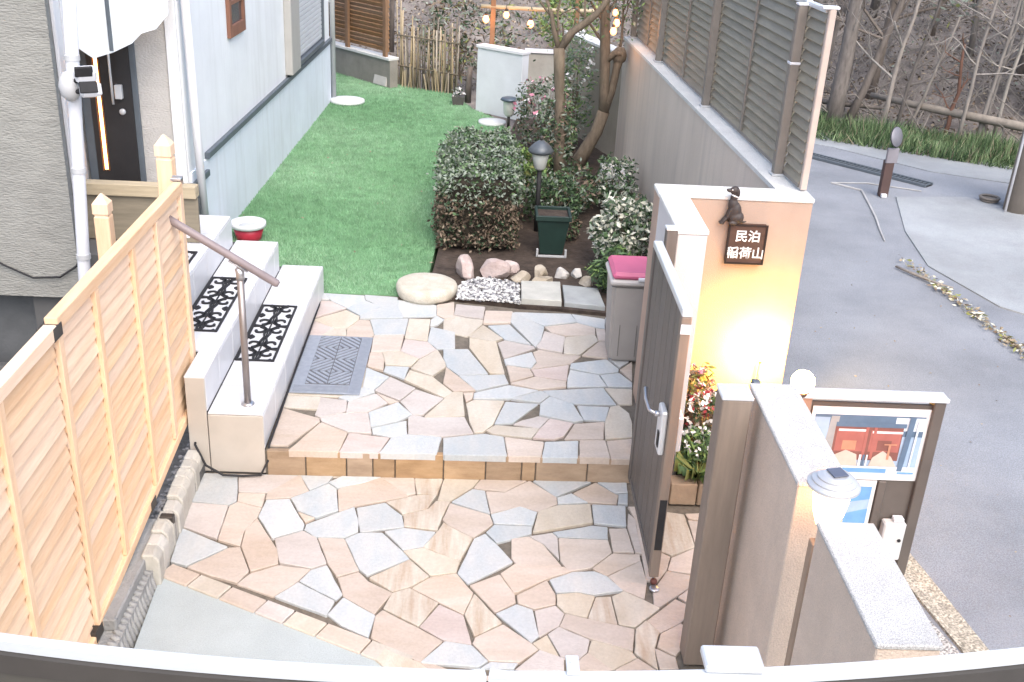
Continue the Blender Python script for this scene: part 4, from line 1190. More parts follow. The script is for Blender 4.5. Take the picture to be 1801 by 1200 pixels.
# red bucket on the lawn
bk = thing('bucket', 'red bucket with pale blue grey rim standing on the lawn behind the steps', 'bucket', (-1.70, 7.62, 0))
b = B(); b.lathe([(0.085, 0.0), (0.09, 0.004), (0.115, 0.10), (0.111, 0.10), (0.086, 0.01), (0.01, 0.01)], (-1.70, 7.62, 0.002), 28); b.build('body', mat('red plastic', (0.45, 0.03, 0.06), 0.4, 0.1), bk, True)
b = B(); b.lathe([(0.113, 0.098), (0.130, 0.102), (0.130, 0.135), (0.122, 0.135), (0.108, 0.105)], (-1.70, 7.62, 0.002), 28); b.build('rim', PLASTIC_W, bk, True)
b = B(); b.lathe([(0.108, 0.10), (0.02, 0.112)], (-1.70, 7.62, 0.002), 24); b.build('contents', ALU, bk, True)

# ------------------------------------------------------------------ lawn
LAWN = [(-1.95, 7.0), (-1.60, 6.46), (-1.06, 6.64), (-0.4, 6.64), (-0.33, 7.0), (-0.26, 8.9), (0.05, 10.2), (0.3, 11.4), (0.15, 12.0), (-0.1, 12.4), (-0.35, 13.2), (-1.05, 13.6), (-1.3, 13.75), (-2.1, 14.6), (-2.4, 14.6), (-1.8, 12.6)]
b = B(); b.prism(LAWN, -0.28, -0.004)
tag(b.build('lawn', LAWNB), 'green artificial turf lawn between the house and the shrubs', kind='structure')
n = 150000
p = scatter(LAWN, n)
h = rng.uniform(0.010, 0.022, n)
an = rng.uniform(0, 2 * np.pi, n)
w_ = rng.uniform(0.0018, 0.0032, n)
ln = rng.normal(0, 0.007, (n, 2))
v = np.empty((n, 3, 3))
v[:, 0, 0] = p[:, 0] - np.cos(an) * w_; v[:, 0, 1] = p[:, 1] - np.sin(an) * w_; v[:, 0, 2] = -0.004
v[:, 1, 0] = p[:, 0] + np.cos(an) * w_; v[:, 1, 1] = p[:, 1] + np.sin(an) * w_; v[:, 1, 2] = -0.004
v[:, 2, 0] = p[:, 0] + ln[:, 0]; v[:, 2, 1] = p[:, 1] + ln[:, 1]; v[:, 2, 2] = h
tone = np.sin(p[:, 0] * 2.3 + np.sin(p[:, 1] * 1.7) * 1.5) + np.sin(p[:, 1] * 3.1 + p[:, 0] * 1.3) * 0.8 + rng.normal(0, 0.9, n)
mid = np.where(tone > 0.7, 1, np.where(tone < -0.8, 2, 0))
tag(np_mesh('grass', v.reshape(-1, 3), 3, [GRASS1, GRASS2, GRASS3], None, mid), 'short green turf blades covering the lawn', 'grass', kind='stuff')
# a few fallen pale leaves on the lawn
pp = scatter(LAWN, 60)
tag(np_mesh('leaves', leaf_verts(np.column_stack((pp, np.full(60, 0.02))), 0.03, 0.014, 0.9), 4, [LEAF_T]), 'few pale fallen leaves lying on the lawn', 'leaves', kind='stuff')

# ------------------------------------------------------------------ millstone, slabs, rocks, pebbles
ms = B(); ms.lathe([(0.195, 0.0), (0.203, 0.02), (0.206, 0.05), (0.197, 0.075), (0.180, 0.082), (0.10, 0.084), (0.01, 0.083)], (-0.325, 6.68, 0.0), 40, wob=0.012)
tag(ms.build('round_stone', mat('pale round stone', (0.50, 0.46, 0.37), 0.9, 0.12, 14, 0.5, 60, col2=(0.58, 0.55, 0.48), speck=0.12, dirt=0.3, dirt_col=(0.34, 0.31, 0.24)), None, True), 'thick round pale stepping stone at the edge of the lawn', 'stepping stone')
for (poly, z, lab, m_) in (([(0.31, 6.53), (0.575, 6.515), (0.585, 6.86), (0.315, 6.85)], 0.055, 'pale square slab beside the pebbles', mat('pale slab', (0.47, 0.47, 0.43), 0.9, 0.12, 10, 0.4, 90, dirt=0.35, dirt_col=(0.3, 0.3, 0.26))),
                           ([(0.595, 6.515), (0.86, 6.47), (0.84, 6.79), (0.60, 6.83)], 0.045, 'grey slab against the bin and ferns', mat('grey slab', (0.34, 0.36, 0.36), 0.9, 0.12, 10, 0.4, 90, dirt=0.35, dirt_col=(0.22, 0.23, 0.2)))):
    b = B(); b.prism(poly, 0.0, z, 0.004)
    tag(b.build('stone_slab', m_), lab, 'slab', 'slabs at the back edge of the terrace')
PINKR = mat('pink garden rock', (0.44, 0.34, 0.31), 0.95, 0.2, 9, 0.8, 50, col2=(0.55, 0.47, 0.45))
TANR = mat('tan garden rock', (0.36, 0.30, 0.22), 0.95, 0.2, 9, 0.8, 50, col2=(0.48, 0.43, 0.35))


def rock(x, y, rx, ry, rz, m_, lab, seed):
    b = B()
    r_ = random.Random(seed)
    bmesh.ops.create_icosphere(b.bm, subdivisions=3, radius=1.0)
    pl = [(Vector((r_.gauss(0, 1), r_.gauss(0, 1), r_.gauss(0, 1))).normalized(), r_.uniform(0.55, 0.85)) for _ in range(12)]
    for v in b.bm.verts:
        for nn, dd in pl:
            k = v.co.dot(nn)
            if k > dd: v.co -= nn * (k - dd)
    rot = Matrix.Rotation(r_.uniform(0, 6), 4, 'Z')
    bmesh.ops.transform(b.bm, matrix=Matrix.Translation((x, y, rz * 0.62)) @ rot @ Matrix.Diagonal((rx, ry, rz, 1)), verts=b.bm.verts[:])
    tag(b.build('garden_rock', m_), lab, 'rock', 'rocks edging the planting bed')


rock(-0.07, 7.02, 0.115, 0.09, 0.10, PINKR, 'pointed pinkish rock next to the round stepping stone', 1)
rock(0.14, 7.03, 0.13, 0.09, 0.085, PINKR, 'long pinkish rock second from the round stone', 2)
rock(0.24, 7.09, 0.075, 0.06, 0.07, PINKR, 'small pinkish rock behind the long one', 3)
rock(0.31, 6.93, 0.08, 0.07, 0.06, TANR, 'low tan rock behind the pale square slab', 4)
rock(0.46, 7.03, 0.065, 0.06, 0.075, TANR, 'upright tan rock in front of the green pot', 5)
rock(0.61, 7.06, 0.065, 0.055, 0.055, mat('white garden rock', (0.55, 0.53, 0.50), 0.95, 0.15, 9, 0.6, 50), 'pale rock to the right of the green pot', 6)
rock(0.72, 7.08, 0.055, 0.05, 0.05, mat('white garden rock', (0.55, 0.53, 0.50)), 'small pale rock near the ferns', 7)
rock(0.47, 6.93, 0.09, 0.05, 0.045, TANR, 'flat tan rock just behind the pale slab', 8)
rock(0.78, 6.95, 0.07, 0.06, 0.04, TANR, 'low brown rock behind the grey slab', 9)
PB = [(-0.12, 6.56), (0.30, 6.52), (0.30, 6.88), (0.1, 6.96), (-0.02, 6.93), (-0.11, 6.8)]
p = scatter(PB, 1500)
b = B()
for i in range(1500):
    s = random.uniform(0.008, 0.017)
    b.ell((p[i][0], p[i][1], 0.016 + random.uniform(0, 0.016)), (s, s * random.uniform(.6, 1.1), s * .65), 1, Matrix.Rotation(random.uniform(0, 3), 3, 'Z'), mi=random.choice((0, 0, 0, 1, 1, 2)))
tag(b.build('pebbles', [mat('white pebble', (0.60, 0.60, 0.58), 0.6, 0.1), mat('grey pebble', (0.30, 0.30, 0.31), 0.6, 0.15), mat('dark pebble', (0.12, 0.12, 0.13), 0.6, 0.15)], None, True), 'white and grey pebbles between the round stone and the slab', 'pebbles', kind='stuff')

# ------------------------------------------------------------------ plants


def box_points(n, x0, x1, y0, y1, z0, z1, shell=0.06):
    c = np.column_stack((rng.uniform(x0, x1, n), rng.uniform(y0, y1, n), rng.uniform(z0, z1, n)))
    return c


def surface_points(n, x0, x1, y0, y1, z0, z1, j=0.03):
    # points near top and four sides of a box
    A = [(x1 - x0) * (y1 - y0), (x1 - x0) * (z1 - z0), (x1 - x0) * (z1 - z0), (y1 - y0) * (z1 - z0), (y1 - y0) * (z1 - z0)]
    A = np.array(A) / sum(A)
    k = rng.choice(5, n, p=A)
    c = np.column_stack((rng.uniform(x0, x1, n), rng.uniform(y0, y1, n), rng.uniform(z0, z1, n)))
    c[k == 0, 2] = z1; c[k == 1, 1] = y0; c[k == 2, 1] = y1; c[k == 3, 0] = x0; c[k == 4, 0] = x1
    # round the corners and jitter
    ctr = np.array([(x0 + x1) / 2, (y0 + y1) / 2, (z0 + z1) / 2]); hs_ = np.array([(x1 - x0) / 2, (y1 - y0) / 2, (z1 - z0) / 2])
    q = (c - ctr) / hs_
    l4 = (np.abs(q) ** 6).sum(1) ** (1 / 6)
    c = ctr + q / l4[:, None] * hs_
    bumpf = 0.02 * np.sin(c[:, 0] * 23 + c[:, 2] * 17) + 0.02 * np.sin(c[:, 1] * 19 + c[:, 2] * 29)
    c += (q / (np.linalg.norm(q, axis=1)[:, None])) * (bumpf[:, None] + rng.normal(0, j, (n, 1)) - j * 0.5)
    return c


def twig_bush(b, x, y, z0, h, spread, n, r, rs):
    for i in range(n):
        a = rs.uniform(0, 6.28); s = rs.uniform(0.2, 1) * spread
        p0 = Vector((x + rs.uniform(-.1, .1) * spread, y + rs.uniform(-.1, .1) * spread, z0))
        p1 = p0 + Vector((math.cos(a) * s * 0.5, math.sin(a) * s * 0.5, h * rs.uniform(.35, .6)))
        p2 = p0 + Vector((math.cos(a + .4) * s, math.sin(a + .4) * s, h * rs.uniform(.7, 1)))
        b.tube([p0, p1, p2], [r, r * .7, r * .35], 5)


hg = thing('hedge', 'clipped boxy hedge, grey green on top and bare brown below', 'hedge', (0.0, 8.1, 0))
hx0, hx1, hy0, hy1, hz = -0.29, 0.30, 7.46, 8.85, 0.62
c = surface_points(9000, hx0, hx1, hy0, hy1, 0.30, hz, 0.022)
top = c[:, 2] > 0.36 + 0.05 * np.sin(c[:, 0] * 14) + 0.04 * np.sin(c[:, 1] * 11)
c = c[top]
keep = (c[:, 2] > 0.50) | (rng.random(len(c)) < 0.75)
c = c[keep]
m_ = rng.choice(4, len(c), p=[.45, .25, .2, .1])
np_mesh('foliage', leaf_verts(c, 0.036, 0.018, 0.2), 4, [LEAF_S, LEAF_G, LEAF_D, mat('hedge young leaf', (0.20, 0.24, 0.17), 0.6, 0.25, 9, spec=0.3)], hg, m_)
c = surface_points(14000, hx0, hx1 - 0.02, hy0, hy1, 0.02, 0.46, 0.03)
c = c[c[:, 2] < 0.46]
m_ = rng.choice(4, len(c), p=[.42, .26, .24, .08])
np_mesh('dry_foliage', leaf_verts(c, 0.034, 0.017, 0.0), 4, [LEAF_B, mat('leaf dark brown', (0.075, 0.055, 0.04), 0.7, 0.3, 9), LEAF_D, LEAF_T], hg, m_)
b = B(); rs = random.Random(5)
for i in range(10):
    twig_bush(b, rs.uniform(hx0 + .08, hx1 - .08), rs.uniform(hy0 + .05, hy1 - .1), 0.01, 0.50, 0.13, 8, 0.006, rs)
b.build('branches', BARK, hg)
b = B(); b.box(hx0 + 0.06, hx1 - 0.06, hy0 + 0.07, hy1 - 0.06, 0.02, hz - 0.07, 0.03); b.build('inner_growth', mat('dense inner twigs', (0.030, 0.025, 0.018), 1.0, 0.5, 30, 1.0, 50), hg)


def bush(name, label, cat, loc, rx, ry, rz, n, L, W, mats_, pr, flat=0.2, group=None, stem=True, blossoms=None, zc=None):
    t = thing(name, label, cat, loc, group)
    u = rng.normal(size=(n, 3)); u /= np.linalg.norm(u, axis=1)[:, None]
    r_ = rng.uniform(0.55, 1.05, n) ** 0.6
    r_ *= 1 + 0.18 * np.sin(u[:, 0] * 6 + loc[0] * 9) + 0.15 * np.sin(u[:, 1] * 7 + u[:, 2] * 5)
    zc = rz if zc is None else zc
    c = np.column_stack((loc[0] + u[:, 0] * r_ * rx, loc[1] + u[:, 1] * r_ * ry, loc[2] + zc + u[:, 2] * r_ * rz))
    c = c[c[:, 2] > loc[2] + 0.01]
    m_ = rng.choice(len(mats_), len(c), p=pr)
    np_mesh('foliage', leaf_verts(c, L, W, flat), 4, mats_, t, m_)
    if stem:
        b = B(); rs = random.Random(int(loc[0] * 100 + loc[1] * 10)); twig_bush(b, loc[0], loc[1], loc[2], zc + rz * .6, min(rx, ry) * 0.8, 10, 0.006, rs); b.build('stems', BARK, t)
    if blossoms:
        bm_, nb, sz = blossoms
        u = rng.normal(size=(nb, 3)); u[:, 2] = np.abs(u[:, 2]) * 0.9; u /= np.linalg.norm(u, axis=1)[:, None]
        c = np.column_stack((loc[0] + u[:, 0] * rx * 1.02, loc[1] + u[:, 1] * ry * 1.02, loc[2] + zc + u[:, 2] * rz * 1.02))
        c5 = np.repeat(c, 5, axis=0) + rng.normal(0, sz * 0.35, (nb * 5, 3))
        np_mesh('blossoms', leaf_verts(c5, sz, sz * 0.7, 0.3), 4, bm_, t, rng.choice(len(bm_), len(c5)))
    return t


bush('shrub', 'cream variegated shrub beside the gate wall', 'shrub', (1.06, 7.25, 0.01), 0.27, 0.24, 0.27, 2600, 0.055, 0.024, [LEAF_W, LEAF_G, LEAF_D, LEAF_S], [.42, .2, .23, .15])
bush('shrub', 'dark leafy shrub in front of the variegated shrub by the bin', 'shrub', (0.98, 6.80, 0.01), 0.20, 0.16, 0.15, 1500, 0.07, 0.014, [LEAF_G, LEAF_L, LEAF_D], [.45, .2, .35], zc=0.15)
bush('shrub', 'loose bright green shrub at the far left corner of the hedge', 'shrub', (0.33, 9.35, 0.01), 0.26, 0.2, 0.17, 900, 0.08, 0.03, [LEAF_L, LEAF_G, LEAF_Y], [.5, .3, .2])
bush('shrub', 'mixed undergrowth shrub at the foot of the forked trees', 'shrub', (0.80, 8.7, 0.01), 0.34, 0.35, 0.17, 1300, 0.055, 0.02, [LEAF_D, LEAF_G, LEAF_B, LEAF_S], [.35, .25, .25, .15])
bush('shrub', 'tall grey leafed shrub with pale flowers beside the white garden wall', 'shrub', (0.62, 10.6, 0.01), 0.28, 0.28, 0.36, 1500, 0.05, 0.02, [LEAF_S, LEAF_G, LEAF_D, LEAF_B], [.35, .25, .25, .15], blossoms=([PETAL_W, PETAL_P], 26, 0.05))
bush('shrub', 'blue green upright shrub between the two tree trunks', 'shrub', (0.92, 10.7, 0.01), 0.17, 0.2, 0.60, 1300, 0.06, 0.018, [LEAF_S, LEAF_G, LEAF_L], [.5, .35, .15], blossoms=([PETAL_W], 16, 0.045))
bush('shrub', 'low leafy plant against the concrete wall behind the variegated shrub', 'shrub', (1.20, 8.1, 0.01), 0.2, 0.3, 0.14, 900, 0.06, 0.022, [LEAF_G, LEAF_D, LEAF_W, LEAF_B], [.35, .3, .15, .2])
bush('shrub', 'reddish low plant between the green pot and the ferns', 'shrub', (0.68, 7.9, 0.01), 0.14, 0.14, 0.10, 500, 0.045, 0.016, [LEAF_B, LEAF_D, LEAF_G], [.45, .3, .25], stem=False)

bush('shrub', 'leafy climber wrapped round the slender forked tree trunk', 'shrub', (0.70, 9.45, 0.01), 0.16, 0.14, 0.42, 1300, 0.05, 0.02, [LEAF_G, LEAF_D, LEAF_S, LEAF_B], [.35, .25, .25, .15])
bush('shrub', 'dense low evergreen behind the green pot and lantern', 'shrub', (0.62, 8.35, 0.01), 0.26, 0.22, 0.19, 1300, 0.05, 0.02, [LEAF_D, LEAF_G, LEAF_S], [.45, .35, .2])
bush('shrub', 'pale leafed shrub against the concrete wall below the thicker tree', 'shrub', (1.15, 8.75, 0.01), 0.18, 0.25, 0.22, 1000, 0.05, 0.02, [LEAF_S, LEAF_G, LEAF_W, LEAF_D], [.3, .3, .15, .25])
# flat grey stone by the wall
b = B(); b.prism([(1.1, 9.35), (1.32, 9.3), (1.36, 9.62), (1.12, 9.7)], 0.02, 0.16, 0.008)
tag(b.build('stone_slab', COPING), 'pale raised slab at the foot of the concrete wall beyond the shrubs', 'slab')


def limb(b, pts, rad, n=8, jit=0.0, rs=None):
    b.tube(pts, rad, n)


def grow(b, p, d, L, r, depth, rs, tips, bend=0.25, up=0.1):
    pts = [Vector(p)]; rr = [r]
    dd = Vector(d).normalized()
    nseg = 4
    for i in range(nseg):
        dd = (dd + Vector((rs.gauss(0, bend), rs.gauss(0, bend), rs.gauss(0, bend) + up)) * 0.4).normalized()
        pts.append(pts[-1] + dd * L / nseg); rr.append(r * (1 - 0.45 * (i + 1) / nseg))
    b.tube(pts, rr, 6 if depth > 1 else 4)
    tips.append((pts[-1], depth)); tips.append((pts[2], depth))
    if depth > 0:
        for k in range(rs.randint(2, 3)):
            nd = (dd + Vector((rs.gauss(0, .7), rs.gauss(0, .7), rs.gauss(0.1, .5)))).normalized()
            grow(b, pts[rs.randint(2, nseg)], nd, L * rs.uniform(.5, .8), rr[-1] * .8, depth - 1, rs, tips, bend, up)


def tips_to_leaves(tips, per, spread):
    c = np.array([t[0] for t in tips])
    c = np.repeat(c, per, axis=0) + rng.normal(0, spread, (len(c) * per, 3))
    return c


# two garden trees
rs = random.Random(21)
t1 = thing('garden_tree', 'slender forked tree with a bare trunk behind the lamp post', 'tree', (0.72, 9.4, 0), 'two small trees in the planting bed')
b = B(); tips = []
b.tube([(0.73, 9.4, 0.0), (0.705, 9.4, 0.35), (0.685, 9.4, 0.75), (0.66, 9.4, 1.0), (0.645, 9.4, 1.22)], [0.060, 0.050, 0.043, 0.046, 0.050], 10)
b.build('trunk', BARK, t1, True)
b = B()
b.tube([(0.645, 9.4, 1.19), (0.75, 9.4, 1.36), (0.87, 9.38, 1.45), (0.97, 9.36, 1.55), (1.1, 9.3, 1.8)], [0.036, 0.034, 0.032, 0.028, 0.02], 8)
b.tube([(0.645, 9.4, 1.2), (0.59, 9.4, 1.36), (0.56, 9.4, 1.5), (0.47, 9.42, 1.72)], [0.028, 0.022, 0.018, 0.012], 7)
for p, d in (((0.56, 9.4, 1.48), (-.6, 0, .6)), ((0.62, 9.4, 1.3), (.1, .1, 1)), ((0.97, 9.36, 1.55), (.3, -.2, 1)), ((0.85, 9.38, 1.44), (-.1, .2, 1)), ((0.47, 9.42, 1.7), (-.8, .1, .6))):
    grow(b, p, d, 0.42, 0.012, 2, rs, tips)
b.build('branches', BARK, t1, True)
c = tips_to_leaves(tips, 11, 0.09)
np_mesh('crown', leaf_verts(c, 0.055, 0.022, 0.2), 4, [LEAF_G, LEAF_Y, LEAF_L, LEAF_S], t1, rng.choice(4, len(c)))

t2 = thing('garden_tree', 'thicker tree dividing into two stems against the concrete wall', 'tree', (1.02, 10.1, 0), 'two small trees in the planting bed')
b = B(); tips = []
b.tube([(0.92, 10.05, 0.0), (1.0, 10.05, 0.16), (1.10, 10.05, 0.36), (1.15, 10.05, 0.55)], [0.078, 0.066, 0.058, 0.058], 10)
b.tube([(1.15, 10.05, 0.53), (1.135, 10.05, 0.75), (1.12, 10.05, 1.05), (1.09, 10.05, 1.4), (1.05, 10.05, 1.9)], [0.050, 0.046, 0.050, 0.044, 0.035], 10)
b.tube([(1.15, 10.05, 0.53), (1.21, 10.05, 0.75), (1.235, 10.05, 0.95), (1.255, 10.05, 1.08)], [0.042, 0.036, 0.036, 0.052], 10)
b.ell((1.25, 10.05, 1.07), (0.07, 0.065, 0.085), 2, noise=0.05, seed=4)
b.build('trunk', BARK, t2, True)
b = B()
b.tube([(1.12, 10.05, 1.0), (1.2, 10.0, 1.1), (1.26, 10.0, 1.1)], [0.03, 0.03, 0.03], 7)
for p, d in (((1.06, 10.05, 1.75), (-.5, 0, .8)), ((1.09, 10.05, 1.4), (.6, -.2, .8)), ((1.09, 10.05, 1.35), (-.8, -.2, .6)), ((1.25, 10.05, 1.12), (.2, .1, 1)), ((1.05, 10.05, 1.9), (.1, .3, 1)), ((1.12, 10.05, 1.15), (-.6, .2, .7))):
    grow(b, p, d, 0.45, 0.014, 2, rs, tips)
b.build('branches', BARK, t2, True)
c = tips_to_leaves(tips, 12, 0.10)
np_mesh('crown', leaf_verts(c, 0.055, 0.022, 0.2), 4, [LEAF_G, LEAF_L, LEAF_S, LEAF_D], t2, rng.choice(4, len(c)))

# ------------------------------------------------------------------ garden lamps, pot, bin
FROST = mat('frosted lamp glass', (0.62, 0.64, 0.60), 0.25, 0.08, 9)


def lantern(x, y, z0, top, r, label, solar=True):
    t = thing('garden_lamp', label, 'garden lamp', (x, y, z0))
    b = B(); b.tube([(x, y, z0), (x, y, top - 0.14 * r / 0.06)], 0.012 * r / 0.06, 10); b.build('pole', BLACK, t, True)
    k = r / 0.06
    b = B(); b.lathe([(0.018 * k, -0.15 * k), (0.030 * k, -0.14 * k), (0.047 * k, -0.055 * k), (0.047 * k, -0.05 * k)], (x, y, top), 18); b.build('glass', FROST, t, True)
    b = B(); b.lathe([(0.060 * k, -0.062 * k), (0.066 * k, -0.05 * k), (0.050 * k, -0.03 * k), (0.030 * k, -0.012 * k), (0.012 * k, 0.0)], (x, y, top), 20); b.build('cap', mat('blue grey lantern cap', (0.10, 0.115, 0.13), 0.4, 0.1, metal=0.3), t, True)
    b = B(); b.ell((x, y, top + 0.012 * k), (0.010 * k, 0.010 * k, 0.014 * k), 2); b.build('finial', DARKMETAL, t, True)
    return t


lantern(0.465, 8.05, 0.01, 0.74, 0.092, 'black post lantern standing behind the green pot')
sl2 = thing('garden_lamp', 'flat topped solar lamp in front of the white garden wall', 'garden lamp', (0.295, 11.55, 0))
b = B(); b.tube([(0.295, 11.55, 0.0), (0.295, 11.55, 0.14)], 0.016, 8); b.build('pole', DARKMETAL, sl2, True)
b = B(); b.lathe([(0.035, 0.13), (0.055, 0.15), (0.065, 0.29), (0.065, 0.295)], (0.295, 11.55, 0), 18); b.build('glass', FROST, sl2, True)
b = B(); b.lathe([(0.085, 0.295), (0.10, 0.305), (0.085, 0.325), (0.05, 0.335), (0.01, 0.337)], (0.295, 11.55, 0), 24); b.build('cap', mat('blue steel cap', (0.10, 0.13, 0.16), 0.4, 0.1, metal=0.4), sl2, True)

pt = thing('planter_pot', 'tall dark green square plastic pot on a pale stand', 'planter', (0.555, 7.56, 0))
GREENP = mat('dark green plastic', (0.014, 0.034, 0.028), 0.5, 0.15, 8)
def frust(b, x, y, z0, z1, w0, w1, d0, d1):
    lo = [b.bm.verts.new((x + sx * w0 / 2, y + sy * d0 / 2, z0)) for sx, sy in ((-1, -1), (1, -1), (1, 1), (-1, 1))]
    hi = [b.bm.verts.new((x + sx * w1 / 2, y + sy * d1 / 2, z1)) for sx, sy in ((-1, -1), (1, -1), (1, 1), (-1, 1))]
    for k in range(4): b.bm.faces.new((lo[k], lo[(k + 1) % 4], hi[(k + 1) % 4], hi[k]))
    b.bm.faces.new(lo[::-1]); b.bm.faces.new(hi)
b = B(); frust(b, 0.555, 7.56, 0.03, 0.30, 0.165, 0.235, 0.165, 0.235); b.build('body', GREENP, pt)
b = B()
for a in (0, 1, 2, 3):
    M = Matrix.Translation((0.555, 7.56, 0)) @ Matrix.Rotation(a * math.pi / 2, 4, 'Z')
    b.box(-0.132, 0.112, -0.132, -0.112, 0.298, 0.335, 0.003, M)
b.build('rim', GREENP, pt)
b = B(); b.box(0.44, 0.67, 7.445, 7.675, 0.30, 0.312); b.build('soil', SOIL, pt)
b = B()
for sx in (-1, 1):
    b.box(0.555 + sx * 0.105 - 0.008, 0.555 + sx * 0.105 + 0.008, 7.45, 7.47, 0.012, 0.075, 0.002)
b.box(0.45, 0.66, 7.45, 7.465, 0.012, 0.028, 0.002); b.build('stand', PLASTIC_G, pt)

bn = thing('waste_bin', 'grey plastic bin with a pink lid beside the open gate', 'bin', (0.90, 5.82, 0))
BING = mat('warm grey bin plastic', (0.34, 0.32, 0.30), 0.5, 0.06, 6, dirt=0.15)
b = B(); frust(b, 0.905, 5.84, 0.0, 0.50, 0.19, 0.235, 0.24, 0.30)
bmesh.ops.bevel(b.bm, geom=b.bm.edges[:], offset=0.018, segments=2, affect='EDGES'); b.build('body', BING, bn)
b = B()
for sx in (-0.05, 0.05): b.obox((0.905 + sx, 5.708, 0.26), (0.004, 0.004, 0.42), 0, 0, rx=R(-3.4))
b.build('groove', mat('bin groove', (0.16, 0.15, 0.14)), bn)
b = B(); b.box(0.775, 1.035, 5.675, 6.005, 0.498, 0.535, 0.012); b.build('rim', mat('pale bin rim', (0.50, 0.48, 0.46), 0.5, 0.05), bn)
b = B(); b.box(0.785, 1.03, 5.68, 6.0, 0.532, 0.578, 0.018); lid = b.build('lid', mat('pink lid plastic', (0.52, 0.12, 0.22), 0.4, 0.08), bn)
b = B(); b.box(0.93, 1.0, 5.665, 5.69, 0.535, 0.555, 0.004); b.build('latch', PLASTIC_W, lid)

# ------------------------------------------------------------------ far end of the garden
bf = thing('louvre_fence', 'brown louvred timber fence on a low block wall at the back of the lawn', 'fence', (-1.6, 14.0, 0))
P0, P1 = Vector((-2.9, 15.35, 0)), Vector((-1.10, 13.40, 0))
dv = P1 - P0; L = dv.length; ang = math.atan2(dv.y, dv.x)
def onf(b, t0, t1, d0, d1, z0, z1, ch=0.0, ry=0):
    M = Matrix.Translation(P0) @ Matrix.Rotation(ang, 4, 'Z')
    if ry:
        M = M @ Matrix.Translation((0, (d0 + d1) / 2, (z0 + z1) / 2)) @ Matrix.Rotation(ry, 4, 'X') @ Matrix.Translation((0, -(d0 + d1) / 2, -(z0 + z1) / 2))
    b.box(t0 * L, t1 * L, d0, d1, z0, z1, ch, M)
b = B(); onf(b, 0, 1, -0.06, 0.06, -0.2, 0.33); b.build('base_wall', mat('grey brown block', (0.24, 0.225, 0.20), 0.95, 0.15, 6, 0.4, 60), bf)  # low block wall in a grey brown tone
b = B(); onf(b, 0, 1.0, -0.08, 0.08, 0.331, 0.365, 0.004); b.build('coping', COPING, bf)
for i in range(24):
    b = B(); onf(b, 0.02, 0.96, -0.012, 0.012, 0.42 + i * 0.052, 0.468 + i * 0.052, 0.002, R(20)); b.build('slat', BROWNSLAT, bf)
for t in (0.02, 0.66, 0.955):
    b = B(); onf(b, t - 0.012, t + 0.012, -0.06, -0.021, 0.36, 1.75, 0.003); b.build('post', mat('brown fence post', (0.22, 0.13, 0.075), 0.7, 0.15, 5), bf)
bl = B(); M = Matrix.Translation((-1.25, 13.52, 0.165)) @ Matrix.Rotation(ang, 4, 'Z') @ Matrix.Rotation(R(-14), 4, 'X')
bl.box(-0.13, 0.13, -0.02, 0.02, -0.165, 0.15, 0.008, M)
tag(bl.build('leaning_slab', mat('grey leaning slab', (0.46, 0.44, 0.42), 0.85, 0.08, 8, 0.2, 80)), 'grey rectangular slab leaning on the low block wall', 'slab')
# white disc on the lawn by the house corner
b = B(); b.lathe([(0.195, 0.0), (0.20, 0.012), (0.195, 0.035), (0.17, 0.04), (0.01, 0.04)], (-1.56, 12.46, 0.0), 30, wob=0.01)
tag(b.build('round_stone', mat('white round slab', (0.62, 0.64, 0.64), 0.7, 0.06, 8), None, True), 'white round slab on the lawn by the far house corner', 'stepping stone')
b = B(); b.lathe([(0.15, 0.0), (0.155, 0.012), (0.15, 0.03), (0.01, 0.032)], (0.12, 11.72, 0.0), 26, wob=0.01)
tag(b.build('round_stone', mat('white round slab', (0.62, 0.64, 0.64)), None, True), 'white round slab at the foot of the white garden wall', 'stepping stone')

# bamboo fence
bb_ = thing('bamboo_fence', 'ragged fence of upright bamboo poles at the back of the lawn', 'fence', (-0.7, 13.4, 0))
rs = random.Random(12)
for i in range(34):
    f = (i + rs.uniform(-.3, .3)) / 33
    x = -1.06 + 0.74 * f; y = 13.58 - 0.34 * f + rs.uniform(-.03, .03)
    hh = rs.uniform(0.62, 0.92) if i > 3 else rs.uniform(0.9, 1.15)
    le = rs.uniform(-.03, .03)
    b = B(); r0 = rs.uniform(0.007, 0.013)
    b.tube([(x, y, -0.05), (x + le * .5, y + rs.uniform(-.01, .01), hh * .5), (x + le, y, hh)], [r0, r0 * .95, r0 * .8], 6); b.build('bamboo_pole', BAMBOO if rs.random() < .6 else BAMBOOD, bb_, True)
for z in (0.25, 0.62):
    b = B(); b.tube([(-1.08, 13.57, z), (-0.30, 13.21, z - 0.02)], 0.010, 6); b.build('cross_rail', BAMBOOD, bb_)
for i in range(16):
    f = (i + .5) / 16
    b = B(); x = -1.02 + 0.62 * f; y = 13.53 - 0.30 * f - 0.05
    b.tube([(x, y, 0.0), (x + rs.uniform(-.04, .04), y + .01, rs.uniform(.15, .3))], 0.009, 5); b.build('short_stake', BAMBOO if rs.random() < .7 else BAMBOOD, bb_)

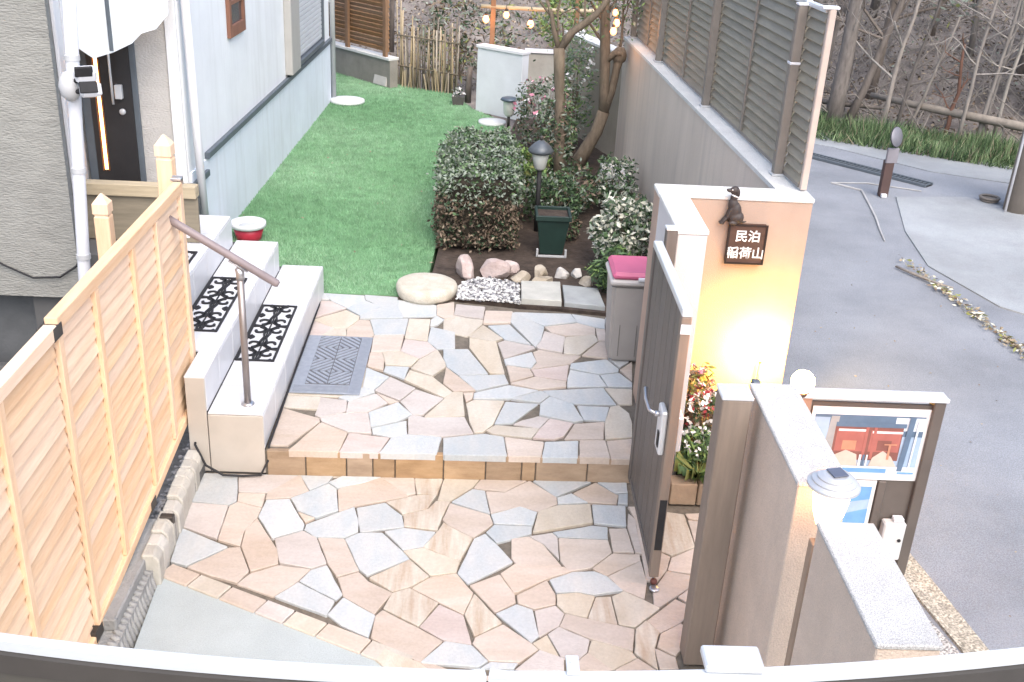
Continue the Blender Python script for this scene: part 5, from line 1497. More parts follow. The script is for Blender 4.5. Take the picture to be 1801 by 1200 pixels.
# small pot with white flowers by the bamboo
sp = thing('flower_pot', 'small dark pot with white blossoms beside the bamboo fence', 'flower pot', (-0.28, 12.62, 0))
b = B(); frust(b, -0.28, 12.62, 0.0, 0.10, 0.12, 0.15, 0.12, 0.15); b.build('pot', mat('dark clay', (0.10, 0.095, 0.09), 0.8, 0.15), sp)
c = np.array([-0.28, 12.62, 0.13]) + rng.normal(0, 0.035, (90, 3))
np_mesh('blossoms', leaf_verts(c, 0.035, 0.02), 4, [PETAL_W, LEAF_D], sp, rng.choice(2, 90))
b = B(); b.tube([(-0.17, 12.75, 0.0), (-0.16, 12.75, 0.30), (-0.15, 12.75, 0.42)], [0.04, 0.035, 0.03], 8)
tag(b.build('wooden_stump', BARKD, None, True), 'dark upright wooden stump between the pot and the white wall', 'stump')

# white garden wall panel
gw = thing('garden_wall', 'small free standing white wall with a pale coping at the end of the lawn', 'wall', (0.17, 12.12, 0))
P0_, P1_ = Vector((-0.075, 12.33, 0)), Vector((0.425, 11.94, 0))
dv = P1_ - P0_; ang2 = math.atan2(dv.y, dv.x); c_ = (P0_ + P1_) / 2
b = B(); b.obox((c_.x + 0.04, c_.y + 0.05, 0.35), (dv.length, 0.12, 0.72), ang2, 0.004); b.build('panel', mat('white garden wall', (0.62, 0.65, 0.69), 0.85, 0.05, 5, 0.2, 80, dirt=0.15, dirt_col=(0.4, 0.42, 0.42)), gw)
b = B(); b.obox((c_.x + 0.04, c_.y + 0.05, 0.73), (dv.length + 0.02, 0.15, 0.035), ang2, 0.004); b.build('coping', PLASTIC_W, gw)
g2 = thing('garden_wall', 'grey low wall with a white rail just behind the white wall', 'wall', (0.75, 12.75, 0))
b = B(); b.box(0.50, 0.92, 12.7, 12.78, -0.1, 0.62, 0.004); b.build('panel', mat('grey panel', (0.33, 0.33, 0.30), 0.9, 0.12, 6, dirt=0.3), g2)
b = B(); b.box(0.48, 0.94, 12.68, 12.80, 0.621, 0.655, 0.003); b.build('coping', PLASTIC_W, g2)
lt = thing('lattice_fence', 'small pale bamboo lattice in front of the grey low wall', 'fence', (0.75, 12.45, 0))
rs = random.Random(4)
for i in range(14):
    b = B(); x = 0.58 + i * 0.033
    b.tube([(x, 12.45, 0.0), (x + rs.uniform(-.006, .006), 12.45, rs.uniform(.32, .44))], 0.007, 5); b.build('stake', mat('grey stake', (0.36, 0.36, 0.34), 0.8, 0.15, rnd=0.15), lt)
for z in (0.10, 0.30):
    b = B(); b.tube([(0.56, 12.44, z), (1.03, 12.44, z)], 0.008, 5); b.build('cross_rail', mat('grey stake', (0.36, 0.36, 0.34)), lt)

# pergola bar with string of amber bulbs
pg = thing('pergola', 'pale horizontal pole on a brown post behind the white garden wall', 'pergola', (0.1, 12.4, 0))
b = B(); b.tube([(-0.05, 12.4, 1.155), (0.80, 12.4, 1.145), (1.3, 12.35, 1.17)], 0.022, 8); b.build('pole', PALEWOOD, pg, True)
b = B(); b.box(0.06, 0.115, 12.38, 12.43, -0.1, 1.35, 0.003); b.build('post', mat('brown pergola post', (0.20, 0.11, 0.06), 0.7, 0.15), pg)
b = B(); b.box(1.0, 1.05, 12.34, 12.39, -0.1, 1.35, 0.003); b.build('post', mat('brown pergola post', (0.20, 0.11, 0.06)), pg)
BULB = mat('lit amber bulb', (1.0, 0.6, 0.3), 0.3, 0.02, emit=(1.0, 0.30, 0.09, 2.4))


def bulb(x, y, z, r, label, watt):
    t = thing('string_light', label, 'light bulb', (x, y, z), 'amber bulbs of the garden string lights')
    b = B(); b.lathe([(r * .3, -r * 1.1), (r * .8, -r * .7), (r, 0), (r * .75, r * .75), (r * .4, r * 1.2)], (x, y, z), 14); b.build('bulb', BULB, t, True)
    b = B(); b.lathe([(r * .45, r * 1.15), (r * .5, r * 1.9), (r * .2, r * 2.0)], (x, y, z), 10); b.build('socket', BLACK, t, True)
    b = B(); b.tube([(x, y, z + r * 1.9), (x, y + .005, z + 0.11)], 0.003, 5); b.build('wire', BLACK, t)
    l = bpy.data.lights.new('bulb_light', 'POINT'); l.energy = watt * 0.5; l.color = (1.0, 0.45, 0.16); l.shadow_soft_size = r
    o = bpy.data.objects.new('bulb_light', l); COL.objects.link(o); o.location = (x, y - r * 2.2, z); o.parent = t; o.matrix_parent_inverse = Matrix.Translation(-t.location)


bulb(0.01, 12.36, 1.02, 0.038, 'amber bulb hanging left of the pergola post', 1.2)
bulb(0.235, 12.36, 1.075, 0.034, 'amber bulb hung close under the pale pole', 1.0)
bulb(0.51, 12.36, 0.99, 0.038, 'amber bulb hanging lowest under the pale pole right of the white wall', 1.2)
bulb(1.135, 9.7, 1.335, 0.030, 'lowest of three amber bulbs clustered in the tree by the wall', 0.9)
bulb(1.16, 9.72, 1.405, 0.030, 'middle of three amber bulbs clustered in the tree by the wall', 0.9)
bulb(1.145, 9.74, 1.49, 0.026, 'topmost of three amber bulbs clustered in the tree by the wall', 0.9)

# ------------------------------------------------------------------ boundary walls on the right
cw = thing('boundary_wall', 'long grey beige concrete garden wall carrying the louvred screen', 'wall', (1.5, 8.0, 0))
WIN = [(1.553, 5.362), (1.20, 13.2)]
b = B(); b.prism([(1.553, 5.362), (1.697, 5.362), (1.475, 10.35), (1.325, 10.35)], -0.28, 1.175); b.build('wall', CONC, cw)
b = B(); b.prism([(1.545, 5.362), (1.705, 5.362), (1.483, 10.355), (1.317, 10.355)], 1.176, 1.20, 0.004); b.build('coping', COPING, cw)

rt = thing('boundary_wall', 'return wall coloured shade brown behind the thicker garden tree', 'wall', (1.1, 10.9, 0))
b = B(); b.prism([(1.47, 10.36), (1.33, 10.36), (0.86, 11.75), (1.0, 11.8)], -0.28, 1.0); b.build('wall', mat('shade brown return render', (0.30, 0.265, 0.215), 0.9, 0.1, 4, 0.3, 80, dirt=0.3, dirt_col=(0.22, 0.2, 0.16), streak=0.5, streak_col=(0.2, 0.18, 0.14)), rt)  # brown tone puts the shadow on this wall into the render
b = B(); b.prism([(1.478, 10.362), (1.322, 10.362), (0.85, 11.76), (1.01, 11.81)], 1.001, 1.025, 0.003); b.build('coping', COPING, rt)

sw = thing('sign_wall', 'cream rendered entrance wall lit by a lamp, with the house sign', 'wall', (1.3, 5.28, -0.14))
b = B(); b.box(0.912, 1.70, 5.20, 5.36, -0.28, 1.178, 0.004); b.build('wall', PEACHW, sw)
b = B(); b.box(0.907, 1.705, 5.194, 5.3605, 1.179, 1.203, 0.004); b.build('coping', COPING, sw)
st = thing('gate_pier', 'pale rendered pier that carries the gate hinges', 'pier', (0.98, 4.9, -0.14))
b = B(); b.box(0.914, 1.052, 4.62, 5.193, -0.28, 1.178, 0.004); b.build('wall', mat('pale grey pier render', (0.56, 0.55, 0.55), 0.9, 0.05, 5, 0.3, 150, dirt=0.15, dirt_col=(0.4, 0.38, 0.36)), st)
b = B(); b.box(0.909, 1.057, 4.615, 5.1935, 1.179, 1.203, 0.004); b.build('coping', COPING, st)

# louvred screen on the wall
lf = thing('louvre_screen', 'tall taupe louvred metal screen on top of the concrete wall', 'fence', (1.6, 7.0, 1.2))


def fx(y): return 1.665 - 0.0475 * (y - 5.33)


fang = math.atan(0.0475)
PY = [5.345, 5.64, 7.34, 9.04, 10.30]
for y in PY[1:]:
    b = B(); b.obox((fx(y) - 0.035, y, 1.645), (0.05, 0.05, 0.885), fang, 0.004); b.build('post', TAUPE, lf)
    b = B(); b.obox((fx(y) - 0.035, y, 1.207), (0.07, 0.075, 0.012), fang, 0.002); b.build('base_plate', PLASTIC_G, lf)
b = B(); b.obox((fx(5.34) + 0.012, 5.335, 1.66), (0.034, 0.03, 0.90), fang, 0.004); b.build('end_post', PINKPOST, lf)
b = B(); b.obox((fx(5.345), 5.345, 2.118), (0.085, 0.055, 0.014), fang, 0.003); b.build('post_cap', PLASTIC_W, lf)
for y in (5.64,):
    b = B(); b.obox((fx(y) - 0.035, y, 2.095), (0.056, 0.056, 0.012), fang, 0.003); b.build('post_cap', PLASTIC_W, lf)
    b = B(); b.obox((fx(y) - 0.035, y, 1.80), (0.056, 0.056, 0.014), fang, 0.003); b.build('clamp', PLASTIC_W, lf)
for ya, yc in zip(PY, PY[1:]):
    ya2, yc2 = ya + 0.012, yc - 0.012
    m_ = (ya2 + yc2) / 2
    for i in range(16):
        b = B()
        M = Matrix.Translation((fx(m_) + 0.005, m_, 1.262 + i * 0.054)) @ Matrix.Rotation(fang, 4, 'Z') @ Matrix.Rotation(R(24), 4, 'Y')
        b.box(-0.005, 0.005, -(yc2 - ya2) / 2, (yc2 - ya2) / 2, -0.031, 0.031, 0.0015, M); b.build('slat', OLIVE, lf)
    b = B(); b.obox((fx(m_) + 0.005, m_, 1.225), (0.03, yc2 - ya2, 0.022), fang, 0.002); b.build('bottom_rail', TAUPE, lf)
    b = B(); b.obox((fx(m_) + 0.005, m_, 2.10), (0.035, yc2 - ya2, 0.022), fang, 0.002); b.build('top_rail', ALU, lf)
    if yc - ya > 1:
        b = B(); b.obox((fx(m_) - 0.018, m_, 1.66), (0.012, 0.022, 0.84), fang, 0.002); b.build('batten', TAUPE, lf)

# ------------------------------------------------------------------ gate
gt = thing('gate', 'brown grey boarded metal gate leaf hinged on the pale pier', 'gate', (0.82, 4.2, -0.1))
gy0, gy1, gz0, gz1 = 3.765, 4.575, -0.095, 1.16
nb = 6
bw = (gy1 - gy0 - 0.09) / nb
for i in range(nb):
    b = B(); b.box(0.808, 0.832, gy0 + 0.045 + i * bw + 0.002, gy0 + 0.045 + (i + 1) * bw - 0.002, gz0 + 0.03, gz1 - 0.032, 0.003); b.build('board', GATEB, gt)
    if i < nb - 1:
        b = B(); b.box(0.813, 0.827, gy0 + 0.045 + (i + 1) * bw - 0.0019, gy0 + 0.045 + (i + 1) * bw + 0.0019, gz0 + 0.04, gz1 - 0.04); b.build('groove_strip', BLACK, gt)
b = B(); b.box(0.80, 0.84, gy0, gy0 + 0.044, gz0, gz1 - 0.031, 0.003); b.build('stile', GATEP, gt)
b = B(); b.box(0.80, 0.84, gy1 - 0.044, gy1, gz0, gz1 - 0.031, 0.003); b.build('stile', GATEB, gt)
b = B(); b.box(0.80, 0.84, gy0, gy1, gz1 - 0.030, gz1, 0.003); b.build('top_rail', ALU, gt)
b = B(); b.box(0.803, 0.837, gy0 + 0.045, gy1 - 0.045, gz0, gz0 + 0.029, 0.002); b.build('bottom_rail', GATEB, gt)
lk = B(); lk.box(0.775, 0.799, gy0 + 0.02, gy0 + 0.12, 0.50, 0.70, 0.006); lkb = lk.build('latch_box', ALU, gt)
b = B(); b.box(0.770, 0.7745, gy0 + 0.035, gy0 + 0.065, 0.53, 0.60, 0.001); b.build('keyhole', BLACK, lkb)
b = B(); b.tube([(0.76, gy0 + 0.08, 0.665), (0.735, gy0 + 0.10, 0.67), (0.73, gy0 + 0.18, 0.68), (0.735, gy0 + 0.24, 0.70)], [0.008, 0.008, 0.008, 0.009], 8); b.build('lever', STEEL, lkb, True)
b = B(); b.tube([(0.775, gy0 + 0.08, 0.665), (0.755, gy0 + 0.08, 0.665)], 0.012, 10); b.build('spindle', STEEL, lkb, True)
b = B(); b.box(0.841, 0.865, gy0 + 0.02, gy0 + 0.10, 0.52, 0.68, 0.005); b.build('outer_latch', ALU, gt)
b = B(); b.box(0.8, 0.84, gy0 - 0.004, gy0 - 0.0005, 1.06, 1.10); b.build('keeper', PLASTIC_W, gt)
b = B(); b.box(0.805, 0.835, gy0 - 0.003, gy0 - 0.0005, 0.05, 0.30); b.build('bolt_slot', BLACK, gt)
for z in (0.02, 1.02):
    b = B(); b.tube([(0.86, gy1 + 0.015, z - 0.03), (0.86, gy1 + 0.015, z + 0.03)], 0.011, 10); b.box(0.83, 0.86, gy1 - 0.012, gy1 + 0.02, z - 0.02, z + 0.02, 0.003); b.build('hinge', STEEL, gt)
b = B(); b.tube([(0.82, gy0 + 0.018, gz0 - 0.04), (0.82, gy0 + 0.018, gz0 + 0.1)], 0.006, 8); b.build('drop_bolt', STEEL, gt)
gp = thing('hinge_post', 'slim bronze hinge post fixed to the pale pier', 'post', (0.885, 4.6, -0.14))
b = B(); b.box(0.858, 0.9085, 4.585, 4.640, -0.138, 1.205, 0.003); b.build('shaft', GATEB, gp)
b = B(); b.box(0.855, 0.908, 4.582, 4.643, 1.2055, 1.215, 0.002); b.build('cap', ALU, gp)
bs_ = thing('bolt_socket', 'small steel bolt socket and rubber stop set in the paving under the gate', 'bolt socket', (0.82, 3.77, -0.14))
b = B(); b.lathe([(0.022, 0), (0.022, 0.008), (0.014, 0.010)], (0.822, 3.74, -0.139), 14); b.build('plate', STEEL, bs_, True)
b = B(); b.ell((0.823, 3.775, -0.122), (0.016, 0.016, 0.016), 2); b.build('stop', mat('dark red rubber', (0.12, 0.04, 0.03), 0.6), bs_, True)

# foreground gate post and low walls
fp = thing('gate_post', 'brown gate post with a pale cap nearest the camera', 'post', (0.925, 3.32, -0.14))
b = B(); b.box(0.872, 0.978, 3.268, 3.37, -0.138, 1.033, 0.004); b.build('shaft', GATEP, fp)
b = B(); b.box(0.869, 0.981, 3.265, 3.373, 1.034, 1.048, 0.003); b.build('cap', ALU, fp)
b = B(); b.box(0.885, 0.93, 3.371, 3.40, 0.93, 0.99, 0.004); b.build('strike_box', ALU, fp)
for (y0, y1, lab) in ((2.80, 3.475, 'beige low wall with gritty top behind the brown gate post'), (2.06, 2.585, 'beige low wall end with gritty top at the bottom right corner')):
    t = thing('low_wall', lab, 'wall', (1.1, (y0 + y1) / 2, -0.2))
    b = B(); b.box(1.02, 1.182, y0, y1, -0.28, 0.985, 0.004); b.build('wall', BEIGEW, t)
    b = B(); b.box(1.016, 1.186, y0 - 0.004, y1 + 0.004, 0.986, 1.002, 0.004); b.build('top', GRITTOP, t)
b = B(); b.box(1.03, 1.06, 3.479, 3.51, 0.93, 1.005, 0.003)
tag(b.build('wall_hook', DARKTRIM), 'small dark bracket on the far end of the low wall', 'bracket')

# ------------------------------------------------------------------ house sign and dog figure
sg = thing('house_sign', 'dark brown sign board with white Japanese lettering on the cream wall', 'sign', (1.38, 5.18, 0.85))
SIGNB = mat('dark brown sign wood', (0.085, 0.045, 0.032), 0.6, 0.25, 6, 0.2, 60, stretch=(1, 5, 5))
b = B(); b.box(1.283, 1.477, 5.168, 5.1985, 0.852, 1.060, 0.003); b.build('board', SIGNB, sg)
b = B()
b.box(1.279, 1.481, 5.163, 5.1675, 1.054, 1.063); b.box(1.279, 1.481, 5.163, 5.1675, 0.849, 0.858); b.box(1.279, 1.288, 5.163, 5.1675, 0.858, 1.054); b.box(1.472, 1.481, 5.163, 5.1675, 0.858, 1.054); b.build('frame', mat('black brown edge', (0.02, 0.012, 0.01), 0.6), sg)
SIGNW = mat('white sign lettering', (0.80, 0.79, 0.77), 0.5, 0.02)
for body, sz, x, z in (('\u6c11\u6cca', 0.066, 1.383, 0.985), ('\u7a32\u8377\u5c71', 0.066, 1.380, 0.895)):
    cu = bpy.data.curves.new('lettering', 'FONT'); cu.body = body; cu.size = sz; cu.align_x = 'CENTER'; cu.align_y = 'CENTER'; cu.extrude = 0.0015; cu.offset = 0.0010
    cu.materials.append(SIGNW)
    tmp = bpy.data.objects.new('lettering_curve', cu); COL.objects.link(tmp)
    bpy.context.view_layer.update()
    lm_ = bpy.data.meshes.new_from_object(tmp.evaluated_get(bpy.context.evaluated_depsgraph_get()))
    bpy.data.objects.remove(tmp)
    lm_.transform(Matrix.Translation((x, 5.165, z + 0.012)) @ Matrix.Rotation(R(90), 4, 'X'))
    lm_.materials.clear()
    link('lettering', lm_, SIGNW, sg)

dg = thing('dog_statue', 'dark seated dog figure perched on top of the brown sign', 'statue', (1.30, 5.165, 1.063))
b = B()
Y_ = 5.165
def el(x, z, rx, rz, ry, ang=0, dy=0): b.ell((x, Y_ + dy, z), (rx, ry, rz), 3, Matrix.Rotation(R(ang), 3, 'Y'))
el(1.308, 1.100, 0.040, 0.034, 0.030)            # haunch
el(1.297, 1.135, 0.034, 0.050, 0.026, -12)      # torso
el(1.284, 1.165, 0.026, 0.038, 0.022, -8)       # chest and shoulders
el(1.285, 1.205, 0.019, 0.034, 0.018, 6)        # neck
el(1.283, 1.240, 0.024, 0.022, 0.020)            # head
el(1.262, 1.238, 0.022, 0.011, 0.012, 8)        # snout
el(1.246, 1.243, 0.006, 0.006, 0.007)            # nose
for s in (-1, 1):
    el(1.299, 1.234, 0.009, 0.024, 0.006, -8, s * 0.018)   # drooping ear
    el(1.268, 1.125, 0.010, 0.042, 0.010, 18, s * 0.012)   # fore leg
    el(1.248, 1.086, 0.009, 0.026, 0.009, 38, s * 0.012)
    el(1.236, 1.070, 0.014, 0.006, 0.009, 0, s * 0.012)    # paw
    el(1.290, 1.074, 0.024, 0.010, 0.010, 0, s * 0.020)    # hind foot
el(1.345, 1.076, 0.022, 0.006, 0.006, -10)      # tail
dog = b.build('body', mat('dark bronze figure', (0.045, 0.035, 0.032), 0.5, 0.25, 30, 0.2, 80), dg, True)
rm = dog.modifiers.new('remesh', 'REMESH'); rm.mode = 'VOXEL'; rm.voxel_size = 0.0032; rm.use_smooth_shade = True
sm = dog.modifiers.new('smooth', 'SMOOTH'); sm.iterations = 4
b = B(); b.lathe([(0.0200, -0.003), (0.0208, 0), (0.0200, 0.003)], (0, 0, 0), 16, M=Matrix.Translation((1.288, Y_, 1.213)) @ Matrix.Rotation(R(18), 4, 'Y')); b.build('collar', mat('white collar', (0.7, 0.7, 0.7)), dg)
b = B()
for s in (-1, 1): b.ell((1.268, Y_ + s * 0.0165, 1.246), (0.0035, 0.003, 0.0035), 2)
b.build('eyes', mat('pale eye', (0.6, 0.6, 0.58), 0.3), dg)

# ------------------------------------------------------------------ lamps that are lit
wl = thing('wall_lamp', 'glowing garden spotlight low against the cream sign wall', 'lamp', (1.52, 5.1, 0.36))
b = B(); b.ell((1.54, 5.135, 0.36), (0.042, 0.042, 0.042), 3); b.build('bulb', mat('lit yellow bulb', (1, 0.9, 0.6), 0.4, 0.02, emit=(1.0, 0.58, 0.14, 90.0)), wl, True)
b = B(); b.tube([(1.54, 5.135, -0.15), (1.54, 5.135, 0.32)], 0.006, 8); b.build('stake', DARKMETAL, wl, True)
b = B(); b.lathe([(0.012, 0.0), (0.016, 0.012), (0.016, 0.02)], (1.54, 5.135, 0.31), 12); b.build('socket', DARKMETAL, wl, True)
sd = bpy.data.lights.new('lamp_beam', 'SPOT'); sd.energy = 70.0; sd.color = (1.0, 0.56, 0.06); sd.spot_size = R(155); sd.spot_blend = 1.0; sd.shadow_soft_size = 0.03
so_ = bpy.data.objects.new('lamp_beam', sd); COL.objects.link(so_); so_.location = (1.545, 4.97, 0.34); so_.rotation_euler = (R(90), 0, 0)
so_.parent = wl; so_.matrix_parent_inverse = Matrix.Translation(-wl.location)
ol = thing('globe_lamp', 'small glowing globe lamp at the far end of the low wall by the notice board', 'lamp', (1.27, 3.62, -0.2))
b = B(); b.ell((1.262, 3.62, 0.945), (0.045, 0.045, 0.045), 3); b.build('globe', mat('lit orange globe', (1, 0.8, 0.5), 0.4, 0.02, emit=(1.0, 0.36, 0.10, 70.0)), ol, True)
b = B(); b.tube([(1.262, 3.62, -0.2), (1.262, 3.62, 0.895)], 0.012, 8); b.lathe([(0.02, 0), (0.03, 0.02)], (1.262, 3.62, 0.885), 12); b.build('stake', DARKMETAL, ol, True)
so = thing('solar_lamp', 'silver capped solar lamp glowing in the gap between the two low walls', 'lamp', (1.075, 2.69, -0.2))
SX, SY = 1.085, 2.69
b = B(); b.lathe([(0.070, 1.055), (0.078, 1.062), (0.078, 1.070), (0.066, 1.078), (0.066, 1.083), (0.052, 1.090), (0.052, 1.095), (0.036, 1.102), (0.01, 1.104)], (SX, SY, 0), 36); cap = b.build('cap', mat('silver lamp cap', (0.60, 0.60, 0.60), 0.35, 0.06, metal=0.5), so, False)
b = B(); b.obox((SX + 0.005, SY, 1.1065), (0.048, 0.048, 0.004), 0.25, 0.001); b.build('solar_cell', mat('solar cell', (0.10, 0.11, 0.15), 0.25, 0.1), cap)
b = B(); b.lathe([(0.016, 0.915), (0.030, 0.925), (0.046, 0.97), (0.054, 1.02), (0.055, 1.054)], (SX, SY, 0), 24); b.build('diffuser', mat('lit diffuser', (1, 0.9, 0.75), 0.4, 0.02, emit=(1.0, 0.55, 0.28, 4.0)), so, True)
b = B(); b.lathe([(0.012, 0.86), (0.02, 0.88), (0.018, 0.916)], (SX, SY, 0), 14); b.build('neck', BLACK, so, True)
b = B(); b.box(SX - 0.035, SX + 0.02, SY - 0.02, SY + 0.02, -0.2, 0.862, 0.003); b.build('stake', mat('brown stake', (0.34, 0.25, 0.18), 0.7, 0.15, stretch=(6, 6, 1)), so)

# ------------------------------------------------------------------ notice board
nbd = thing('notice_board', 'dark framed notice board with two posters beside the lane', 'notice board', (1.7, 4.0, -0.2))
NBF = mat('dark brown board metal', (0.10, 0.085, 0.075), 0.55, 0.12, 6)
b = B(); b.box(1.44, 1.965, 3.988, 4.006, -0.10, 0.672, 0.002); b.build('panel', NBF, nbd)
b = B(); b.box(1.962, 2.012, 3.965, 4.025, -0.2, 0.700, 0.004); b.build('post', NBF, nbd)
b = B(); b.box(1.39, 1.438, 3.965, 4.025, -0.2, 0.700, 0.004); b.build('post', mat('warm post', (0.30, 0.20, 0.15), 0.6, 0.1), nbd)
b = B(); b.box(1.385, 2.018, 3.955, 4.03, 0.701, 0.719, 0.003); b.build('cap_rail', ALU, nbd)
b = B(); b.box(1.80, 1.835, 3.972, 3.987, -0.1, 0.298, 0.003); b.build('upright', NBF, nbd)
pc = lambda n, c: mat('print ' + n, c, 0.35, 0.12, 14)
PRINT = [pc('white', (0.66, 0.66, 0.66)), pc('sky', (0.30, 0.40, 0.53)), pc('slate', (0.10, 0.15, 0.22)), pc('rust', (0.20, 0.085, 0.07)), pc('red', (0.34, 0.12, 0.10)), pc('sand', (0.50, 0.42, 0.36)), pc('pale', (0.55, 0.60, 0.66)), pc('blue', (0.14, 0.30, 0.55)), pc('grey', (0.30, 0.30, 0.30)), pc('orange', (0.46, 0.22, 0.14))]


def poster(name, x0, x1, z0, z1, yf, shapes, label):
    b = B(); b.box(x0, x1, yf, yf + 0.004, z0, z1)
    lay = 0.0
    for mi, pts in shapes:
        lay += 0.0002
        b.face([(x0 + u * (x1 - x0), yf - 0.0004 - lay, z0 + v * (z1 - z0)) for u, v in pts], mi)
    o = b.build(name, PRINT, nbd)
    o['label'] = label


def rect(u0, u1, v0, v1): return [(u0, v0), (u1, v0), (u1, v1), (u0, v1)]


poster('poster', 1.452, 1.962, 0.302, 0.655, 3.981, [
    (1, rect(.03, .97, .10, .90)), (2, rect(.03, .97, .62, .90)), (1, rect(.03, .16, .30, .86)), (6, rect(.72, .97, .70, .88)),
    (8, [(.13, .15), (.21, .15), (.24, .88), (.17, .88)]),
    (3, rect(.22, .80, .28, .74)), (4, rect(.24, .50, .40, .70)), (4, rect(.53, .79, .40, .70)), (9, rect(.30, .42, .42, .55)), (3, rect(.60, .72, .42, .56)),
    (2, rect(.22, .82, .74, .80)), (0, rect(.25, .50, .68, .71)), (0, rect(.54, .80, .66, .69)), (4, rect(.48, .505, .30, .74)), (4, rect(.55, .575, .30, .74)),
    (5, [(.22, .20), (.46, .20), (.44, .36), (.34, .42), (.24, .34)]), (5, [(.56, .20), (.80, .20), (.74, .34), (.66, .42), (.58, .32)]),
    (0, rect(.465, .485, .18, .36)), (2, rect(.495, .515, .18, .36)), (0, rect(.525, .54, .18, .36)), (9, rect(.70, .72, .30, .52)), (9, rect(.66, .77, .50, .52)),
    (6, rect(.10, .97, .10, .20)), (7, rect(.30, .72, .11, .17)), (2, [(.81, .14), (.855, .14), (.885, .90), (.835, .90)]), (6, [(.90, .2), (.915, .2), (.93, .85), (.91, .85)]), (7, rect(.82, .96, .105, .13))],
    'large landscape poster of a red timber building in a white border')
poster('poster', 1.47, 1.795, -0.08, 0.296, 3.9815, [
    (7, rect(.05, .95, .04, .92)), (1, [(.05, .4), (.95, .62), (.95, .75), (.05, .6)]), (6, [(.05, .05), (.4, .05), (.3, .35), (.05, .5)]), (0, [(.45, .05), (.52, .05), (.35, .55), (.28, .55)])],
    'smaller blue poster below the large one')
ub = thing('utility_box', 'small pale utility box fixed to the lower right of the notice board', 'utility box', (1.90, 3.97, 0.0))
b = B(); b.box(1.852, 1.952, 3.935, 3.984, -0.09, 0.105, 0.006); b.build('case', mat('pale grey case', (0.52, 0.52, 0.51), 0.5, 0.05), ub)
b = B(); b.box(1.895, 1.94, 3.945, 3.98, 0.106, 0.125, 0.003); b.build('gland', PLASTIC_W, ub)
M = Matrix.Translation((1.93, 3.934, 0.02)) @ Matrix.Rotation(R(90), 4, 'X')
b = B(); b.lathe([(0.008, 0), (0.008, 0.004)], (0, 0, 0), 12, M=M); b.build('lock', BLACK, ub)

# ------------------------------------------------------------------ flower bed at the foot of the sign wall
fb = thing('flower_bed', 'low stone planter at the foot of the cream sign wall', 'planter', (1.3, 4.8, -0.14))
b = B(); b.box(1.06, 1.68, 4.50, 5.19, -0.139, -0.03); b.build('soil', SOIL, fb)
xs = [0.985, 1.12, 1.25, 1.4, 1.55, 1.69]
for a, c in zip(xs, xs[1:]):
    b = B(); b.box(a + 0.003, c - 0.003, 4.41, 4.495, -0.139, -0.02, 0.004); b.build('edge_stone', mat('brown edging stone', (0.30, 0.23, 0.17), 0.9, 0.2, 8, 0.4, 60, rnd=0.15), fb)
bush('flowering_plant', 'white flowered plant beside the open gate', 'plant', (1.13, 4.62, -0.03), 0.09, 0.09, 0.10, 500, 0.05, 0.014, [LEAF_G, LEAF_L, LEAF_D], [.5, .3, .2], blossoms=([PETAL_W], 20, 0.030), stem=False)
bush('flowering_plant', 'white and red flowered plant at the foot of the gate post', 'plant', (1.22, 4.80, -0.03), 0.11, 0.10, 0.16, 500, 0.05, 0.016, [LEAF_G, LEAF_B, LEAF_D], [.4, .3, .3], blossoms=([PETAL_W, PETAL_R, PETAL_W, PETAL_W], 40, 0.032))
bush('flowering_plant', 'amber leaved plant against the lit cream wall', 'plant', (1.17, 5.03, -0.03), 0.12, 0.10, 0.18, 600, 0.06, 0.016, [PETAL_O, LEAF_B, LEAF_Y, PETAL_R], [.15, .35, .4, .1], blossoms=([PETAL_W, PETAL_P], 22, 0.03))
tg = thing('grass_tuft', 'spiky green tuft spilling over the planter edge', 'plant', (1.14, 4.5, -0.03))
n = 160
an = rng.uniform(0, 6.28, n); r0 = rng.uniform(0, .03, n); L_ = rng.uniform(.09, .17, n)
v = np.empty((n, 4, 3))
for i in range(n):
    d = np.array([math.cos(an[i]), math.sin(an[i]) - .25, 0]); s = np.array([-d[1], d[0], 0]) * 0.004
    p0 = np.array([1.14, 4.53, -0.03]) + d * r0[i]
    v[i, 0] = p0 - s; v[i, 1] = p0 + s; v[i, 2] = p0 + d * L_[i] * .75 + s * .4 + [0, 0, L_[i] * rng.uniform(.2, .8)]; v[i, 3] = p0 + d * L_[i] * .75 - s * .4 + [0, 0, L_[i] * rng.uniform(.2, .8)]
np_mesh('blades', v.reshape(-1, 3), 4, [LEAF_G, LEAF_L, LEAF_Y], tg, rng.choice(3, n))

# ------------------------------------------------------------------ things along the lane
sp = thing('road_sign', 'short brown post with a tilted round disc and a plate beside the lane', 'sign', (4.02, 10.22, -0.2))
b = B(); b.box(3.975, 4.065, 10.19, 10.26, -0.2, 0.16, 0.005); b.build('post', mat('dark brown post', (0.075, 0.045, 0.04), 0.6, 0.15), sp)
b = B(); b.obox((4.03, 10.20, 0.215), (0.12, 0.03, 0.15), 0.15, 0.006); b.build('plate', mat('lilac grey plate', (0.20, 0.19, 0.21), 0.5, 0.1), sp)
M = Matrix.Translation((4.035, 10.20, 0.40)) @ Matrix.Rotation(R(38), 4, 'Z') @ Matrix.Rotation(R(76), 4, 'X')
b = B(); b.lathe([(0.01, -0.010), (0.095, -0.008), (0.098, 0.0), (0.095, 0.008), (0.01, 0.016)], (0, 0, 0), 28, M=M); b.build('disc', mat('grey disc back', (0.19, 0.19, 0.215), 0.45, 0.1, metal=0.2), sp, True)
b = B(); b.lathe([(0.097, -0.004), (0.1005, -0.002), (0.1005, 0.004), (0.097, 0.006)], (0, 0, 0), 28, M=M); b.build('disc_rim', BLACK, sp)
b = B(); b.box(3.985, 4.04, 10.15, 10.19, -0.2, -0.165, 0.004); b.build('foot', PLASTIC_W, sp)

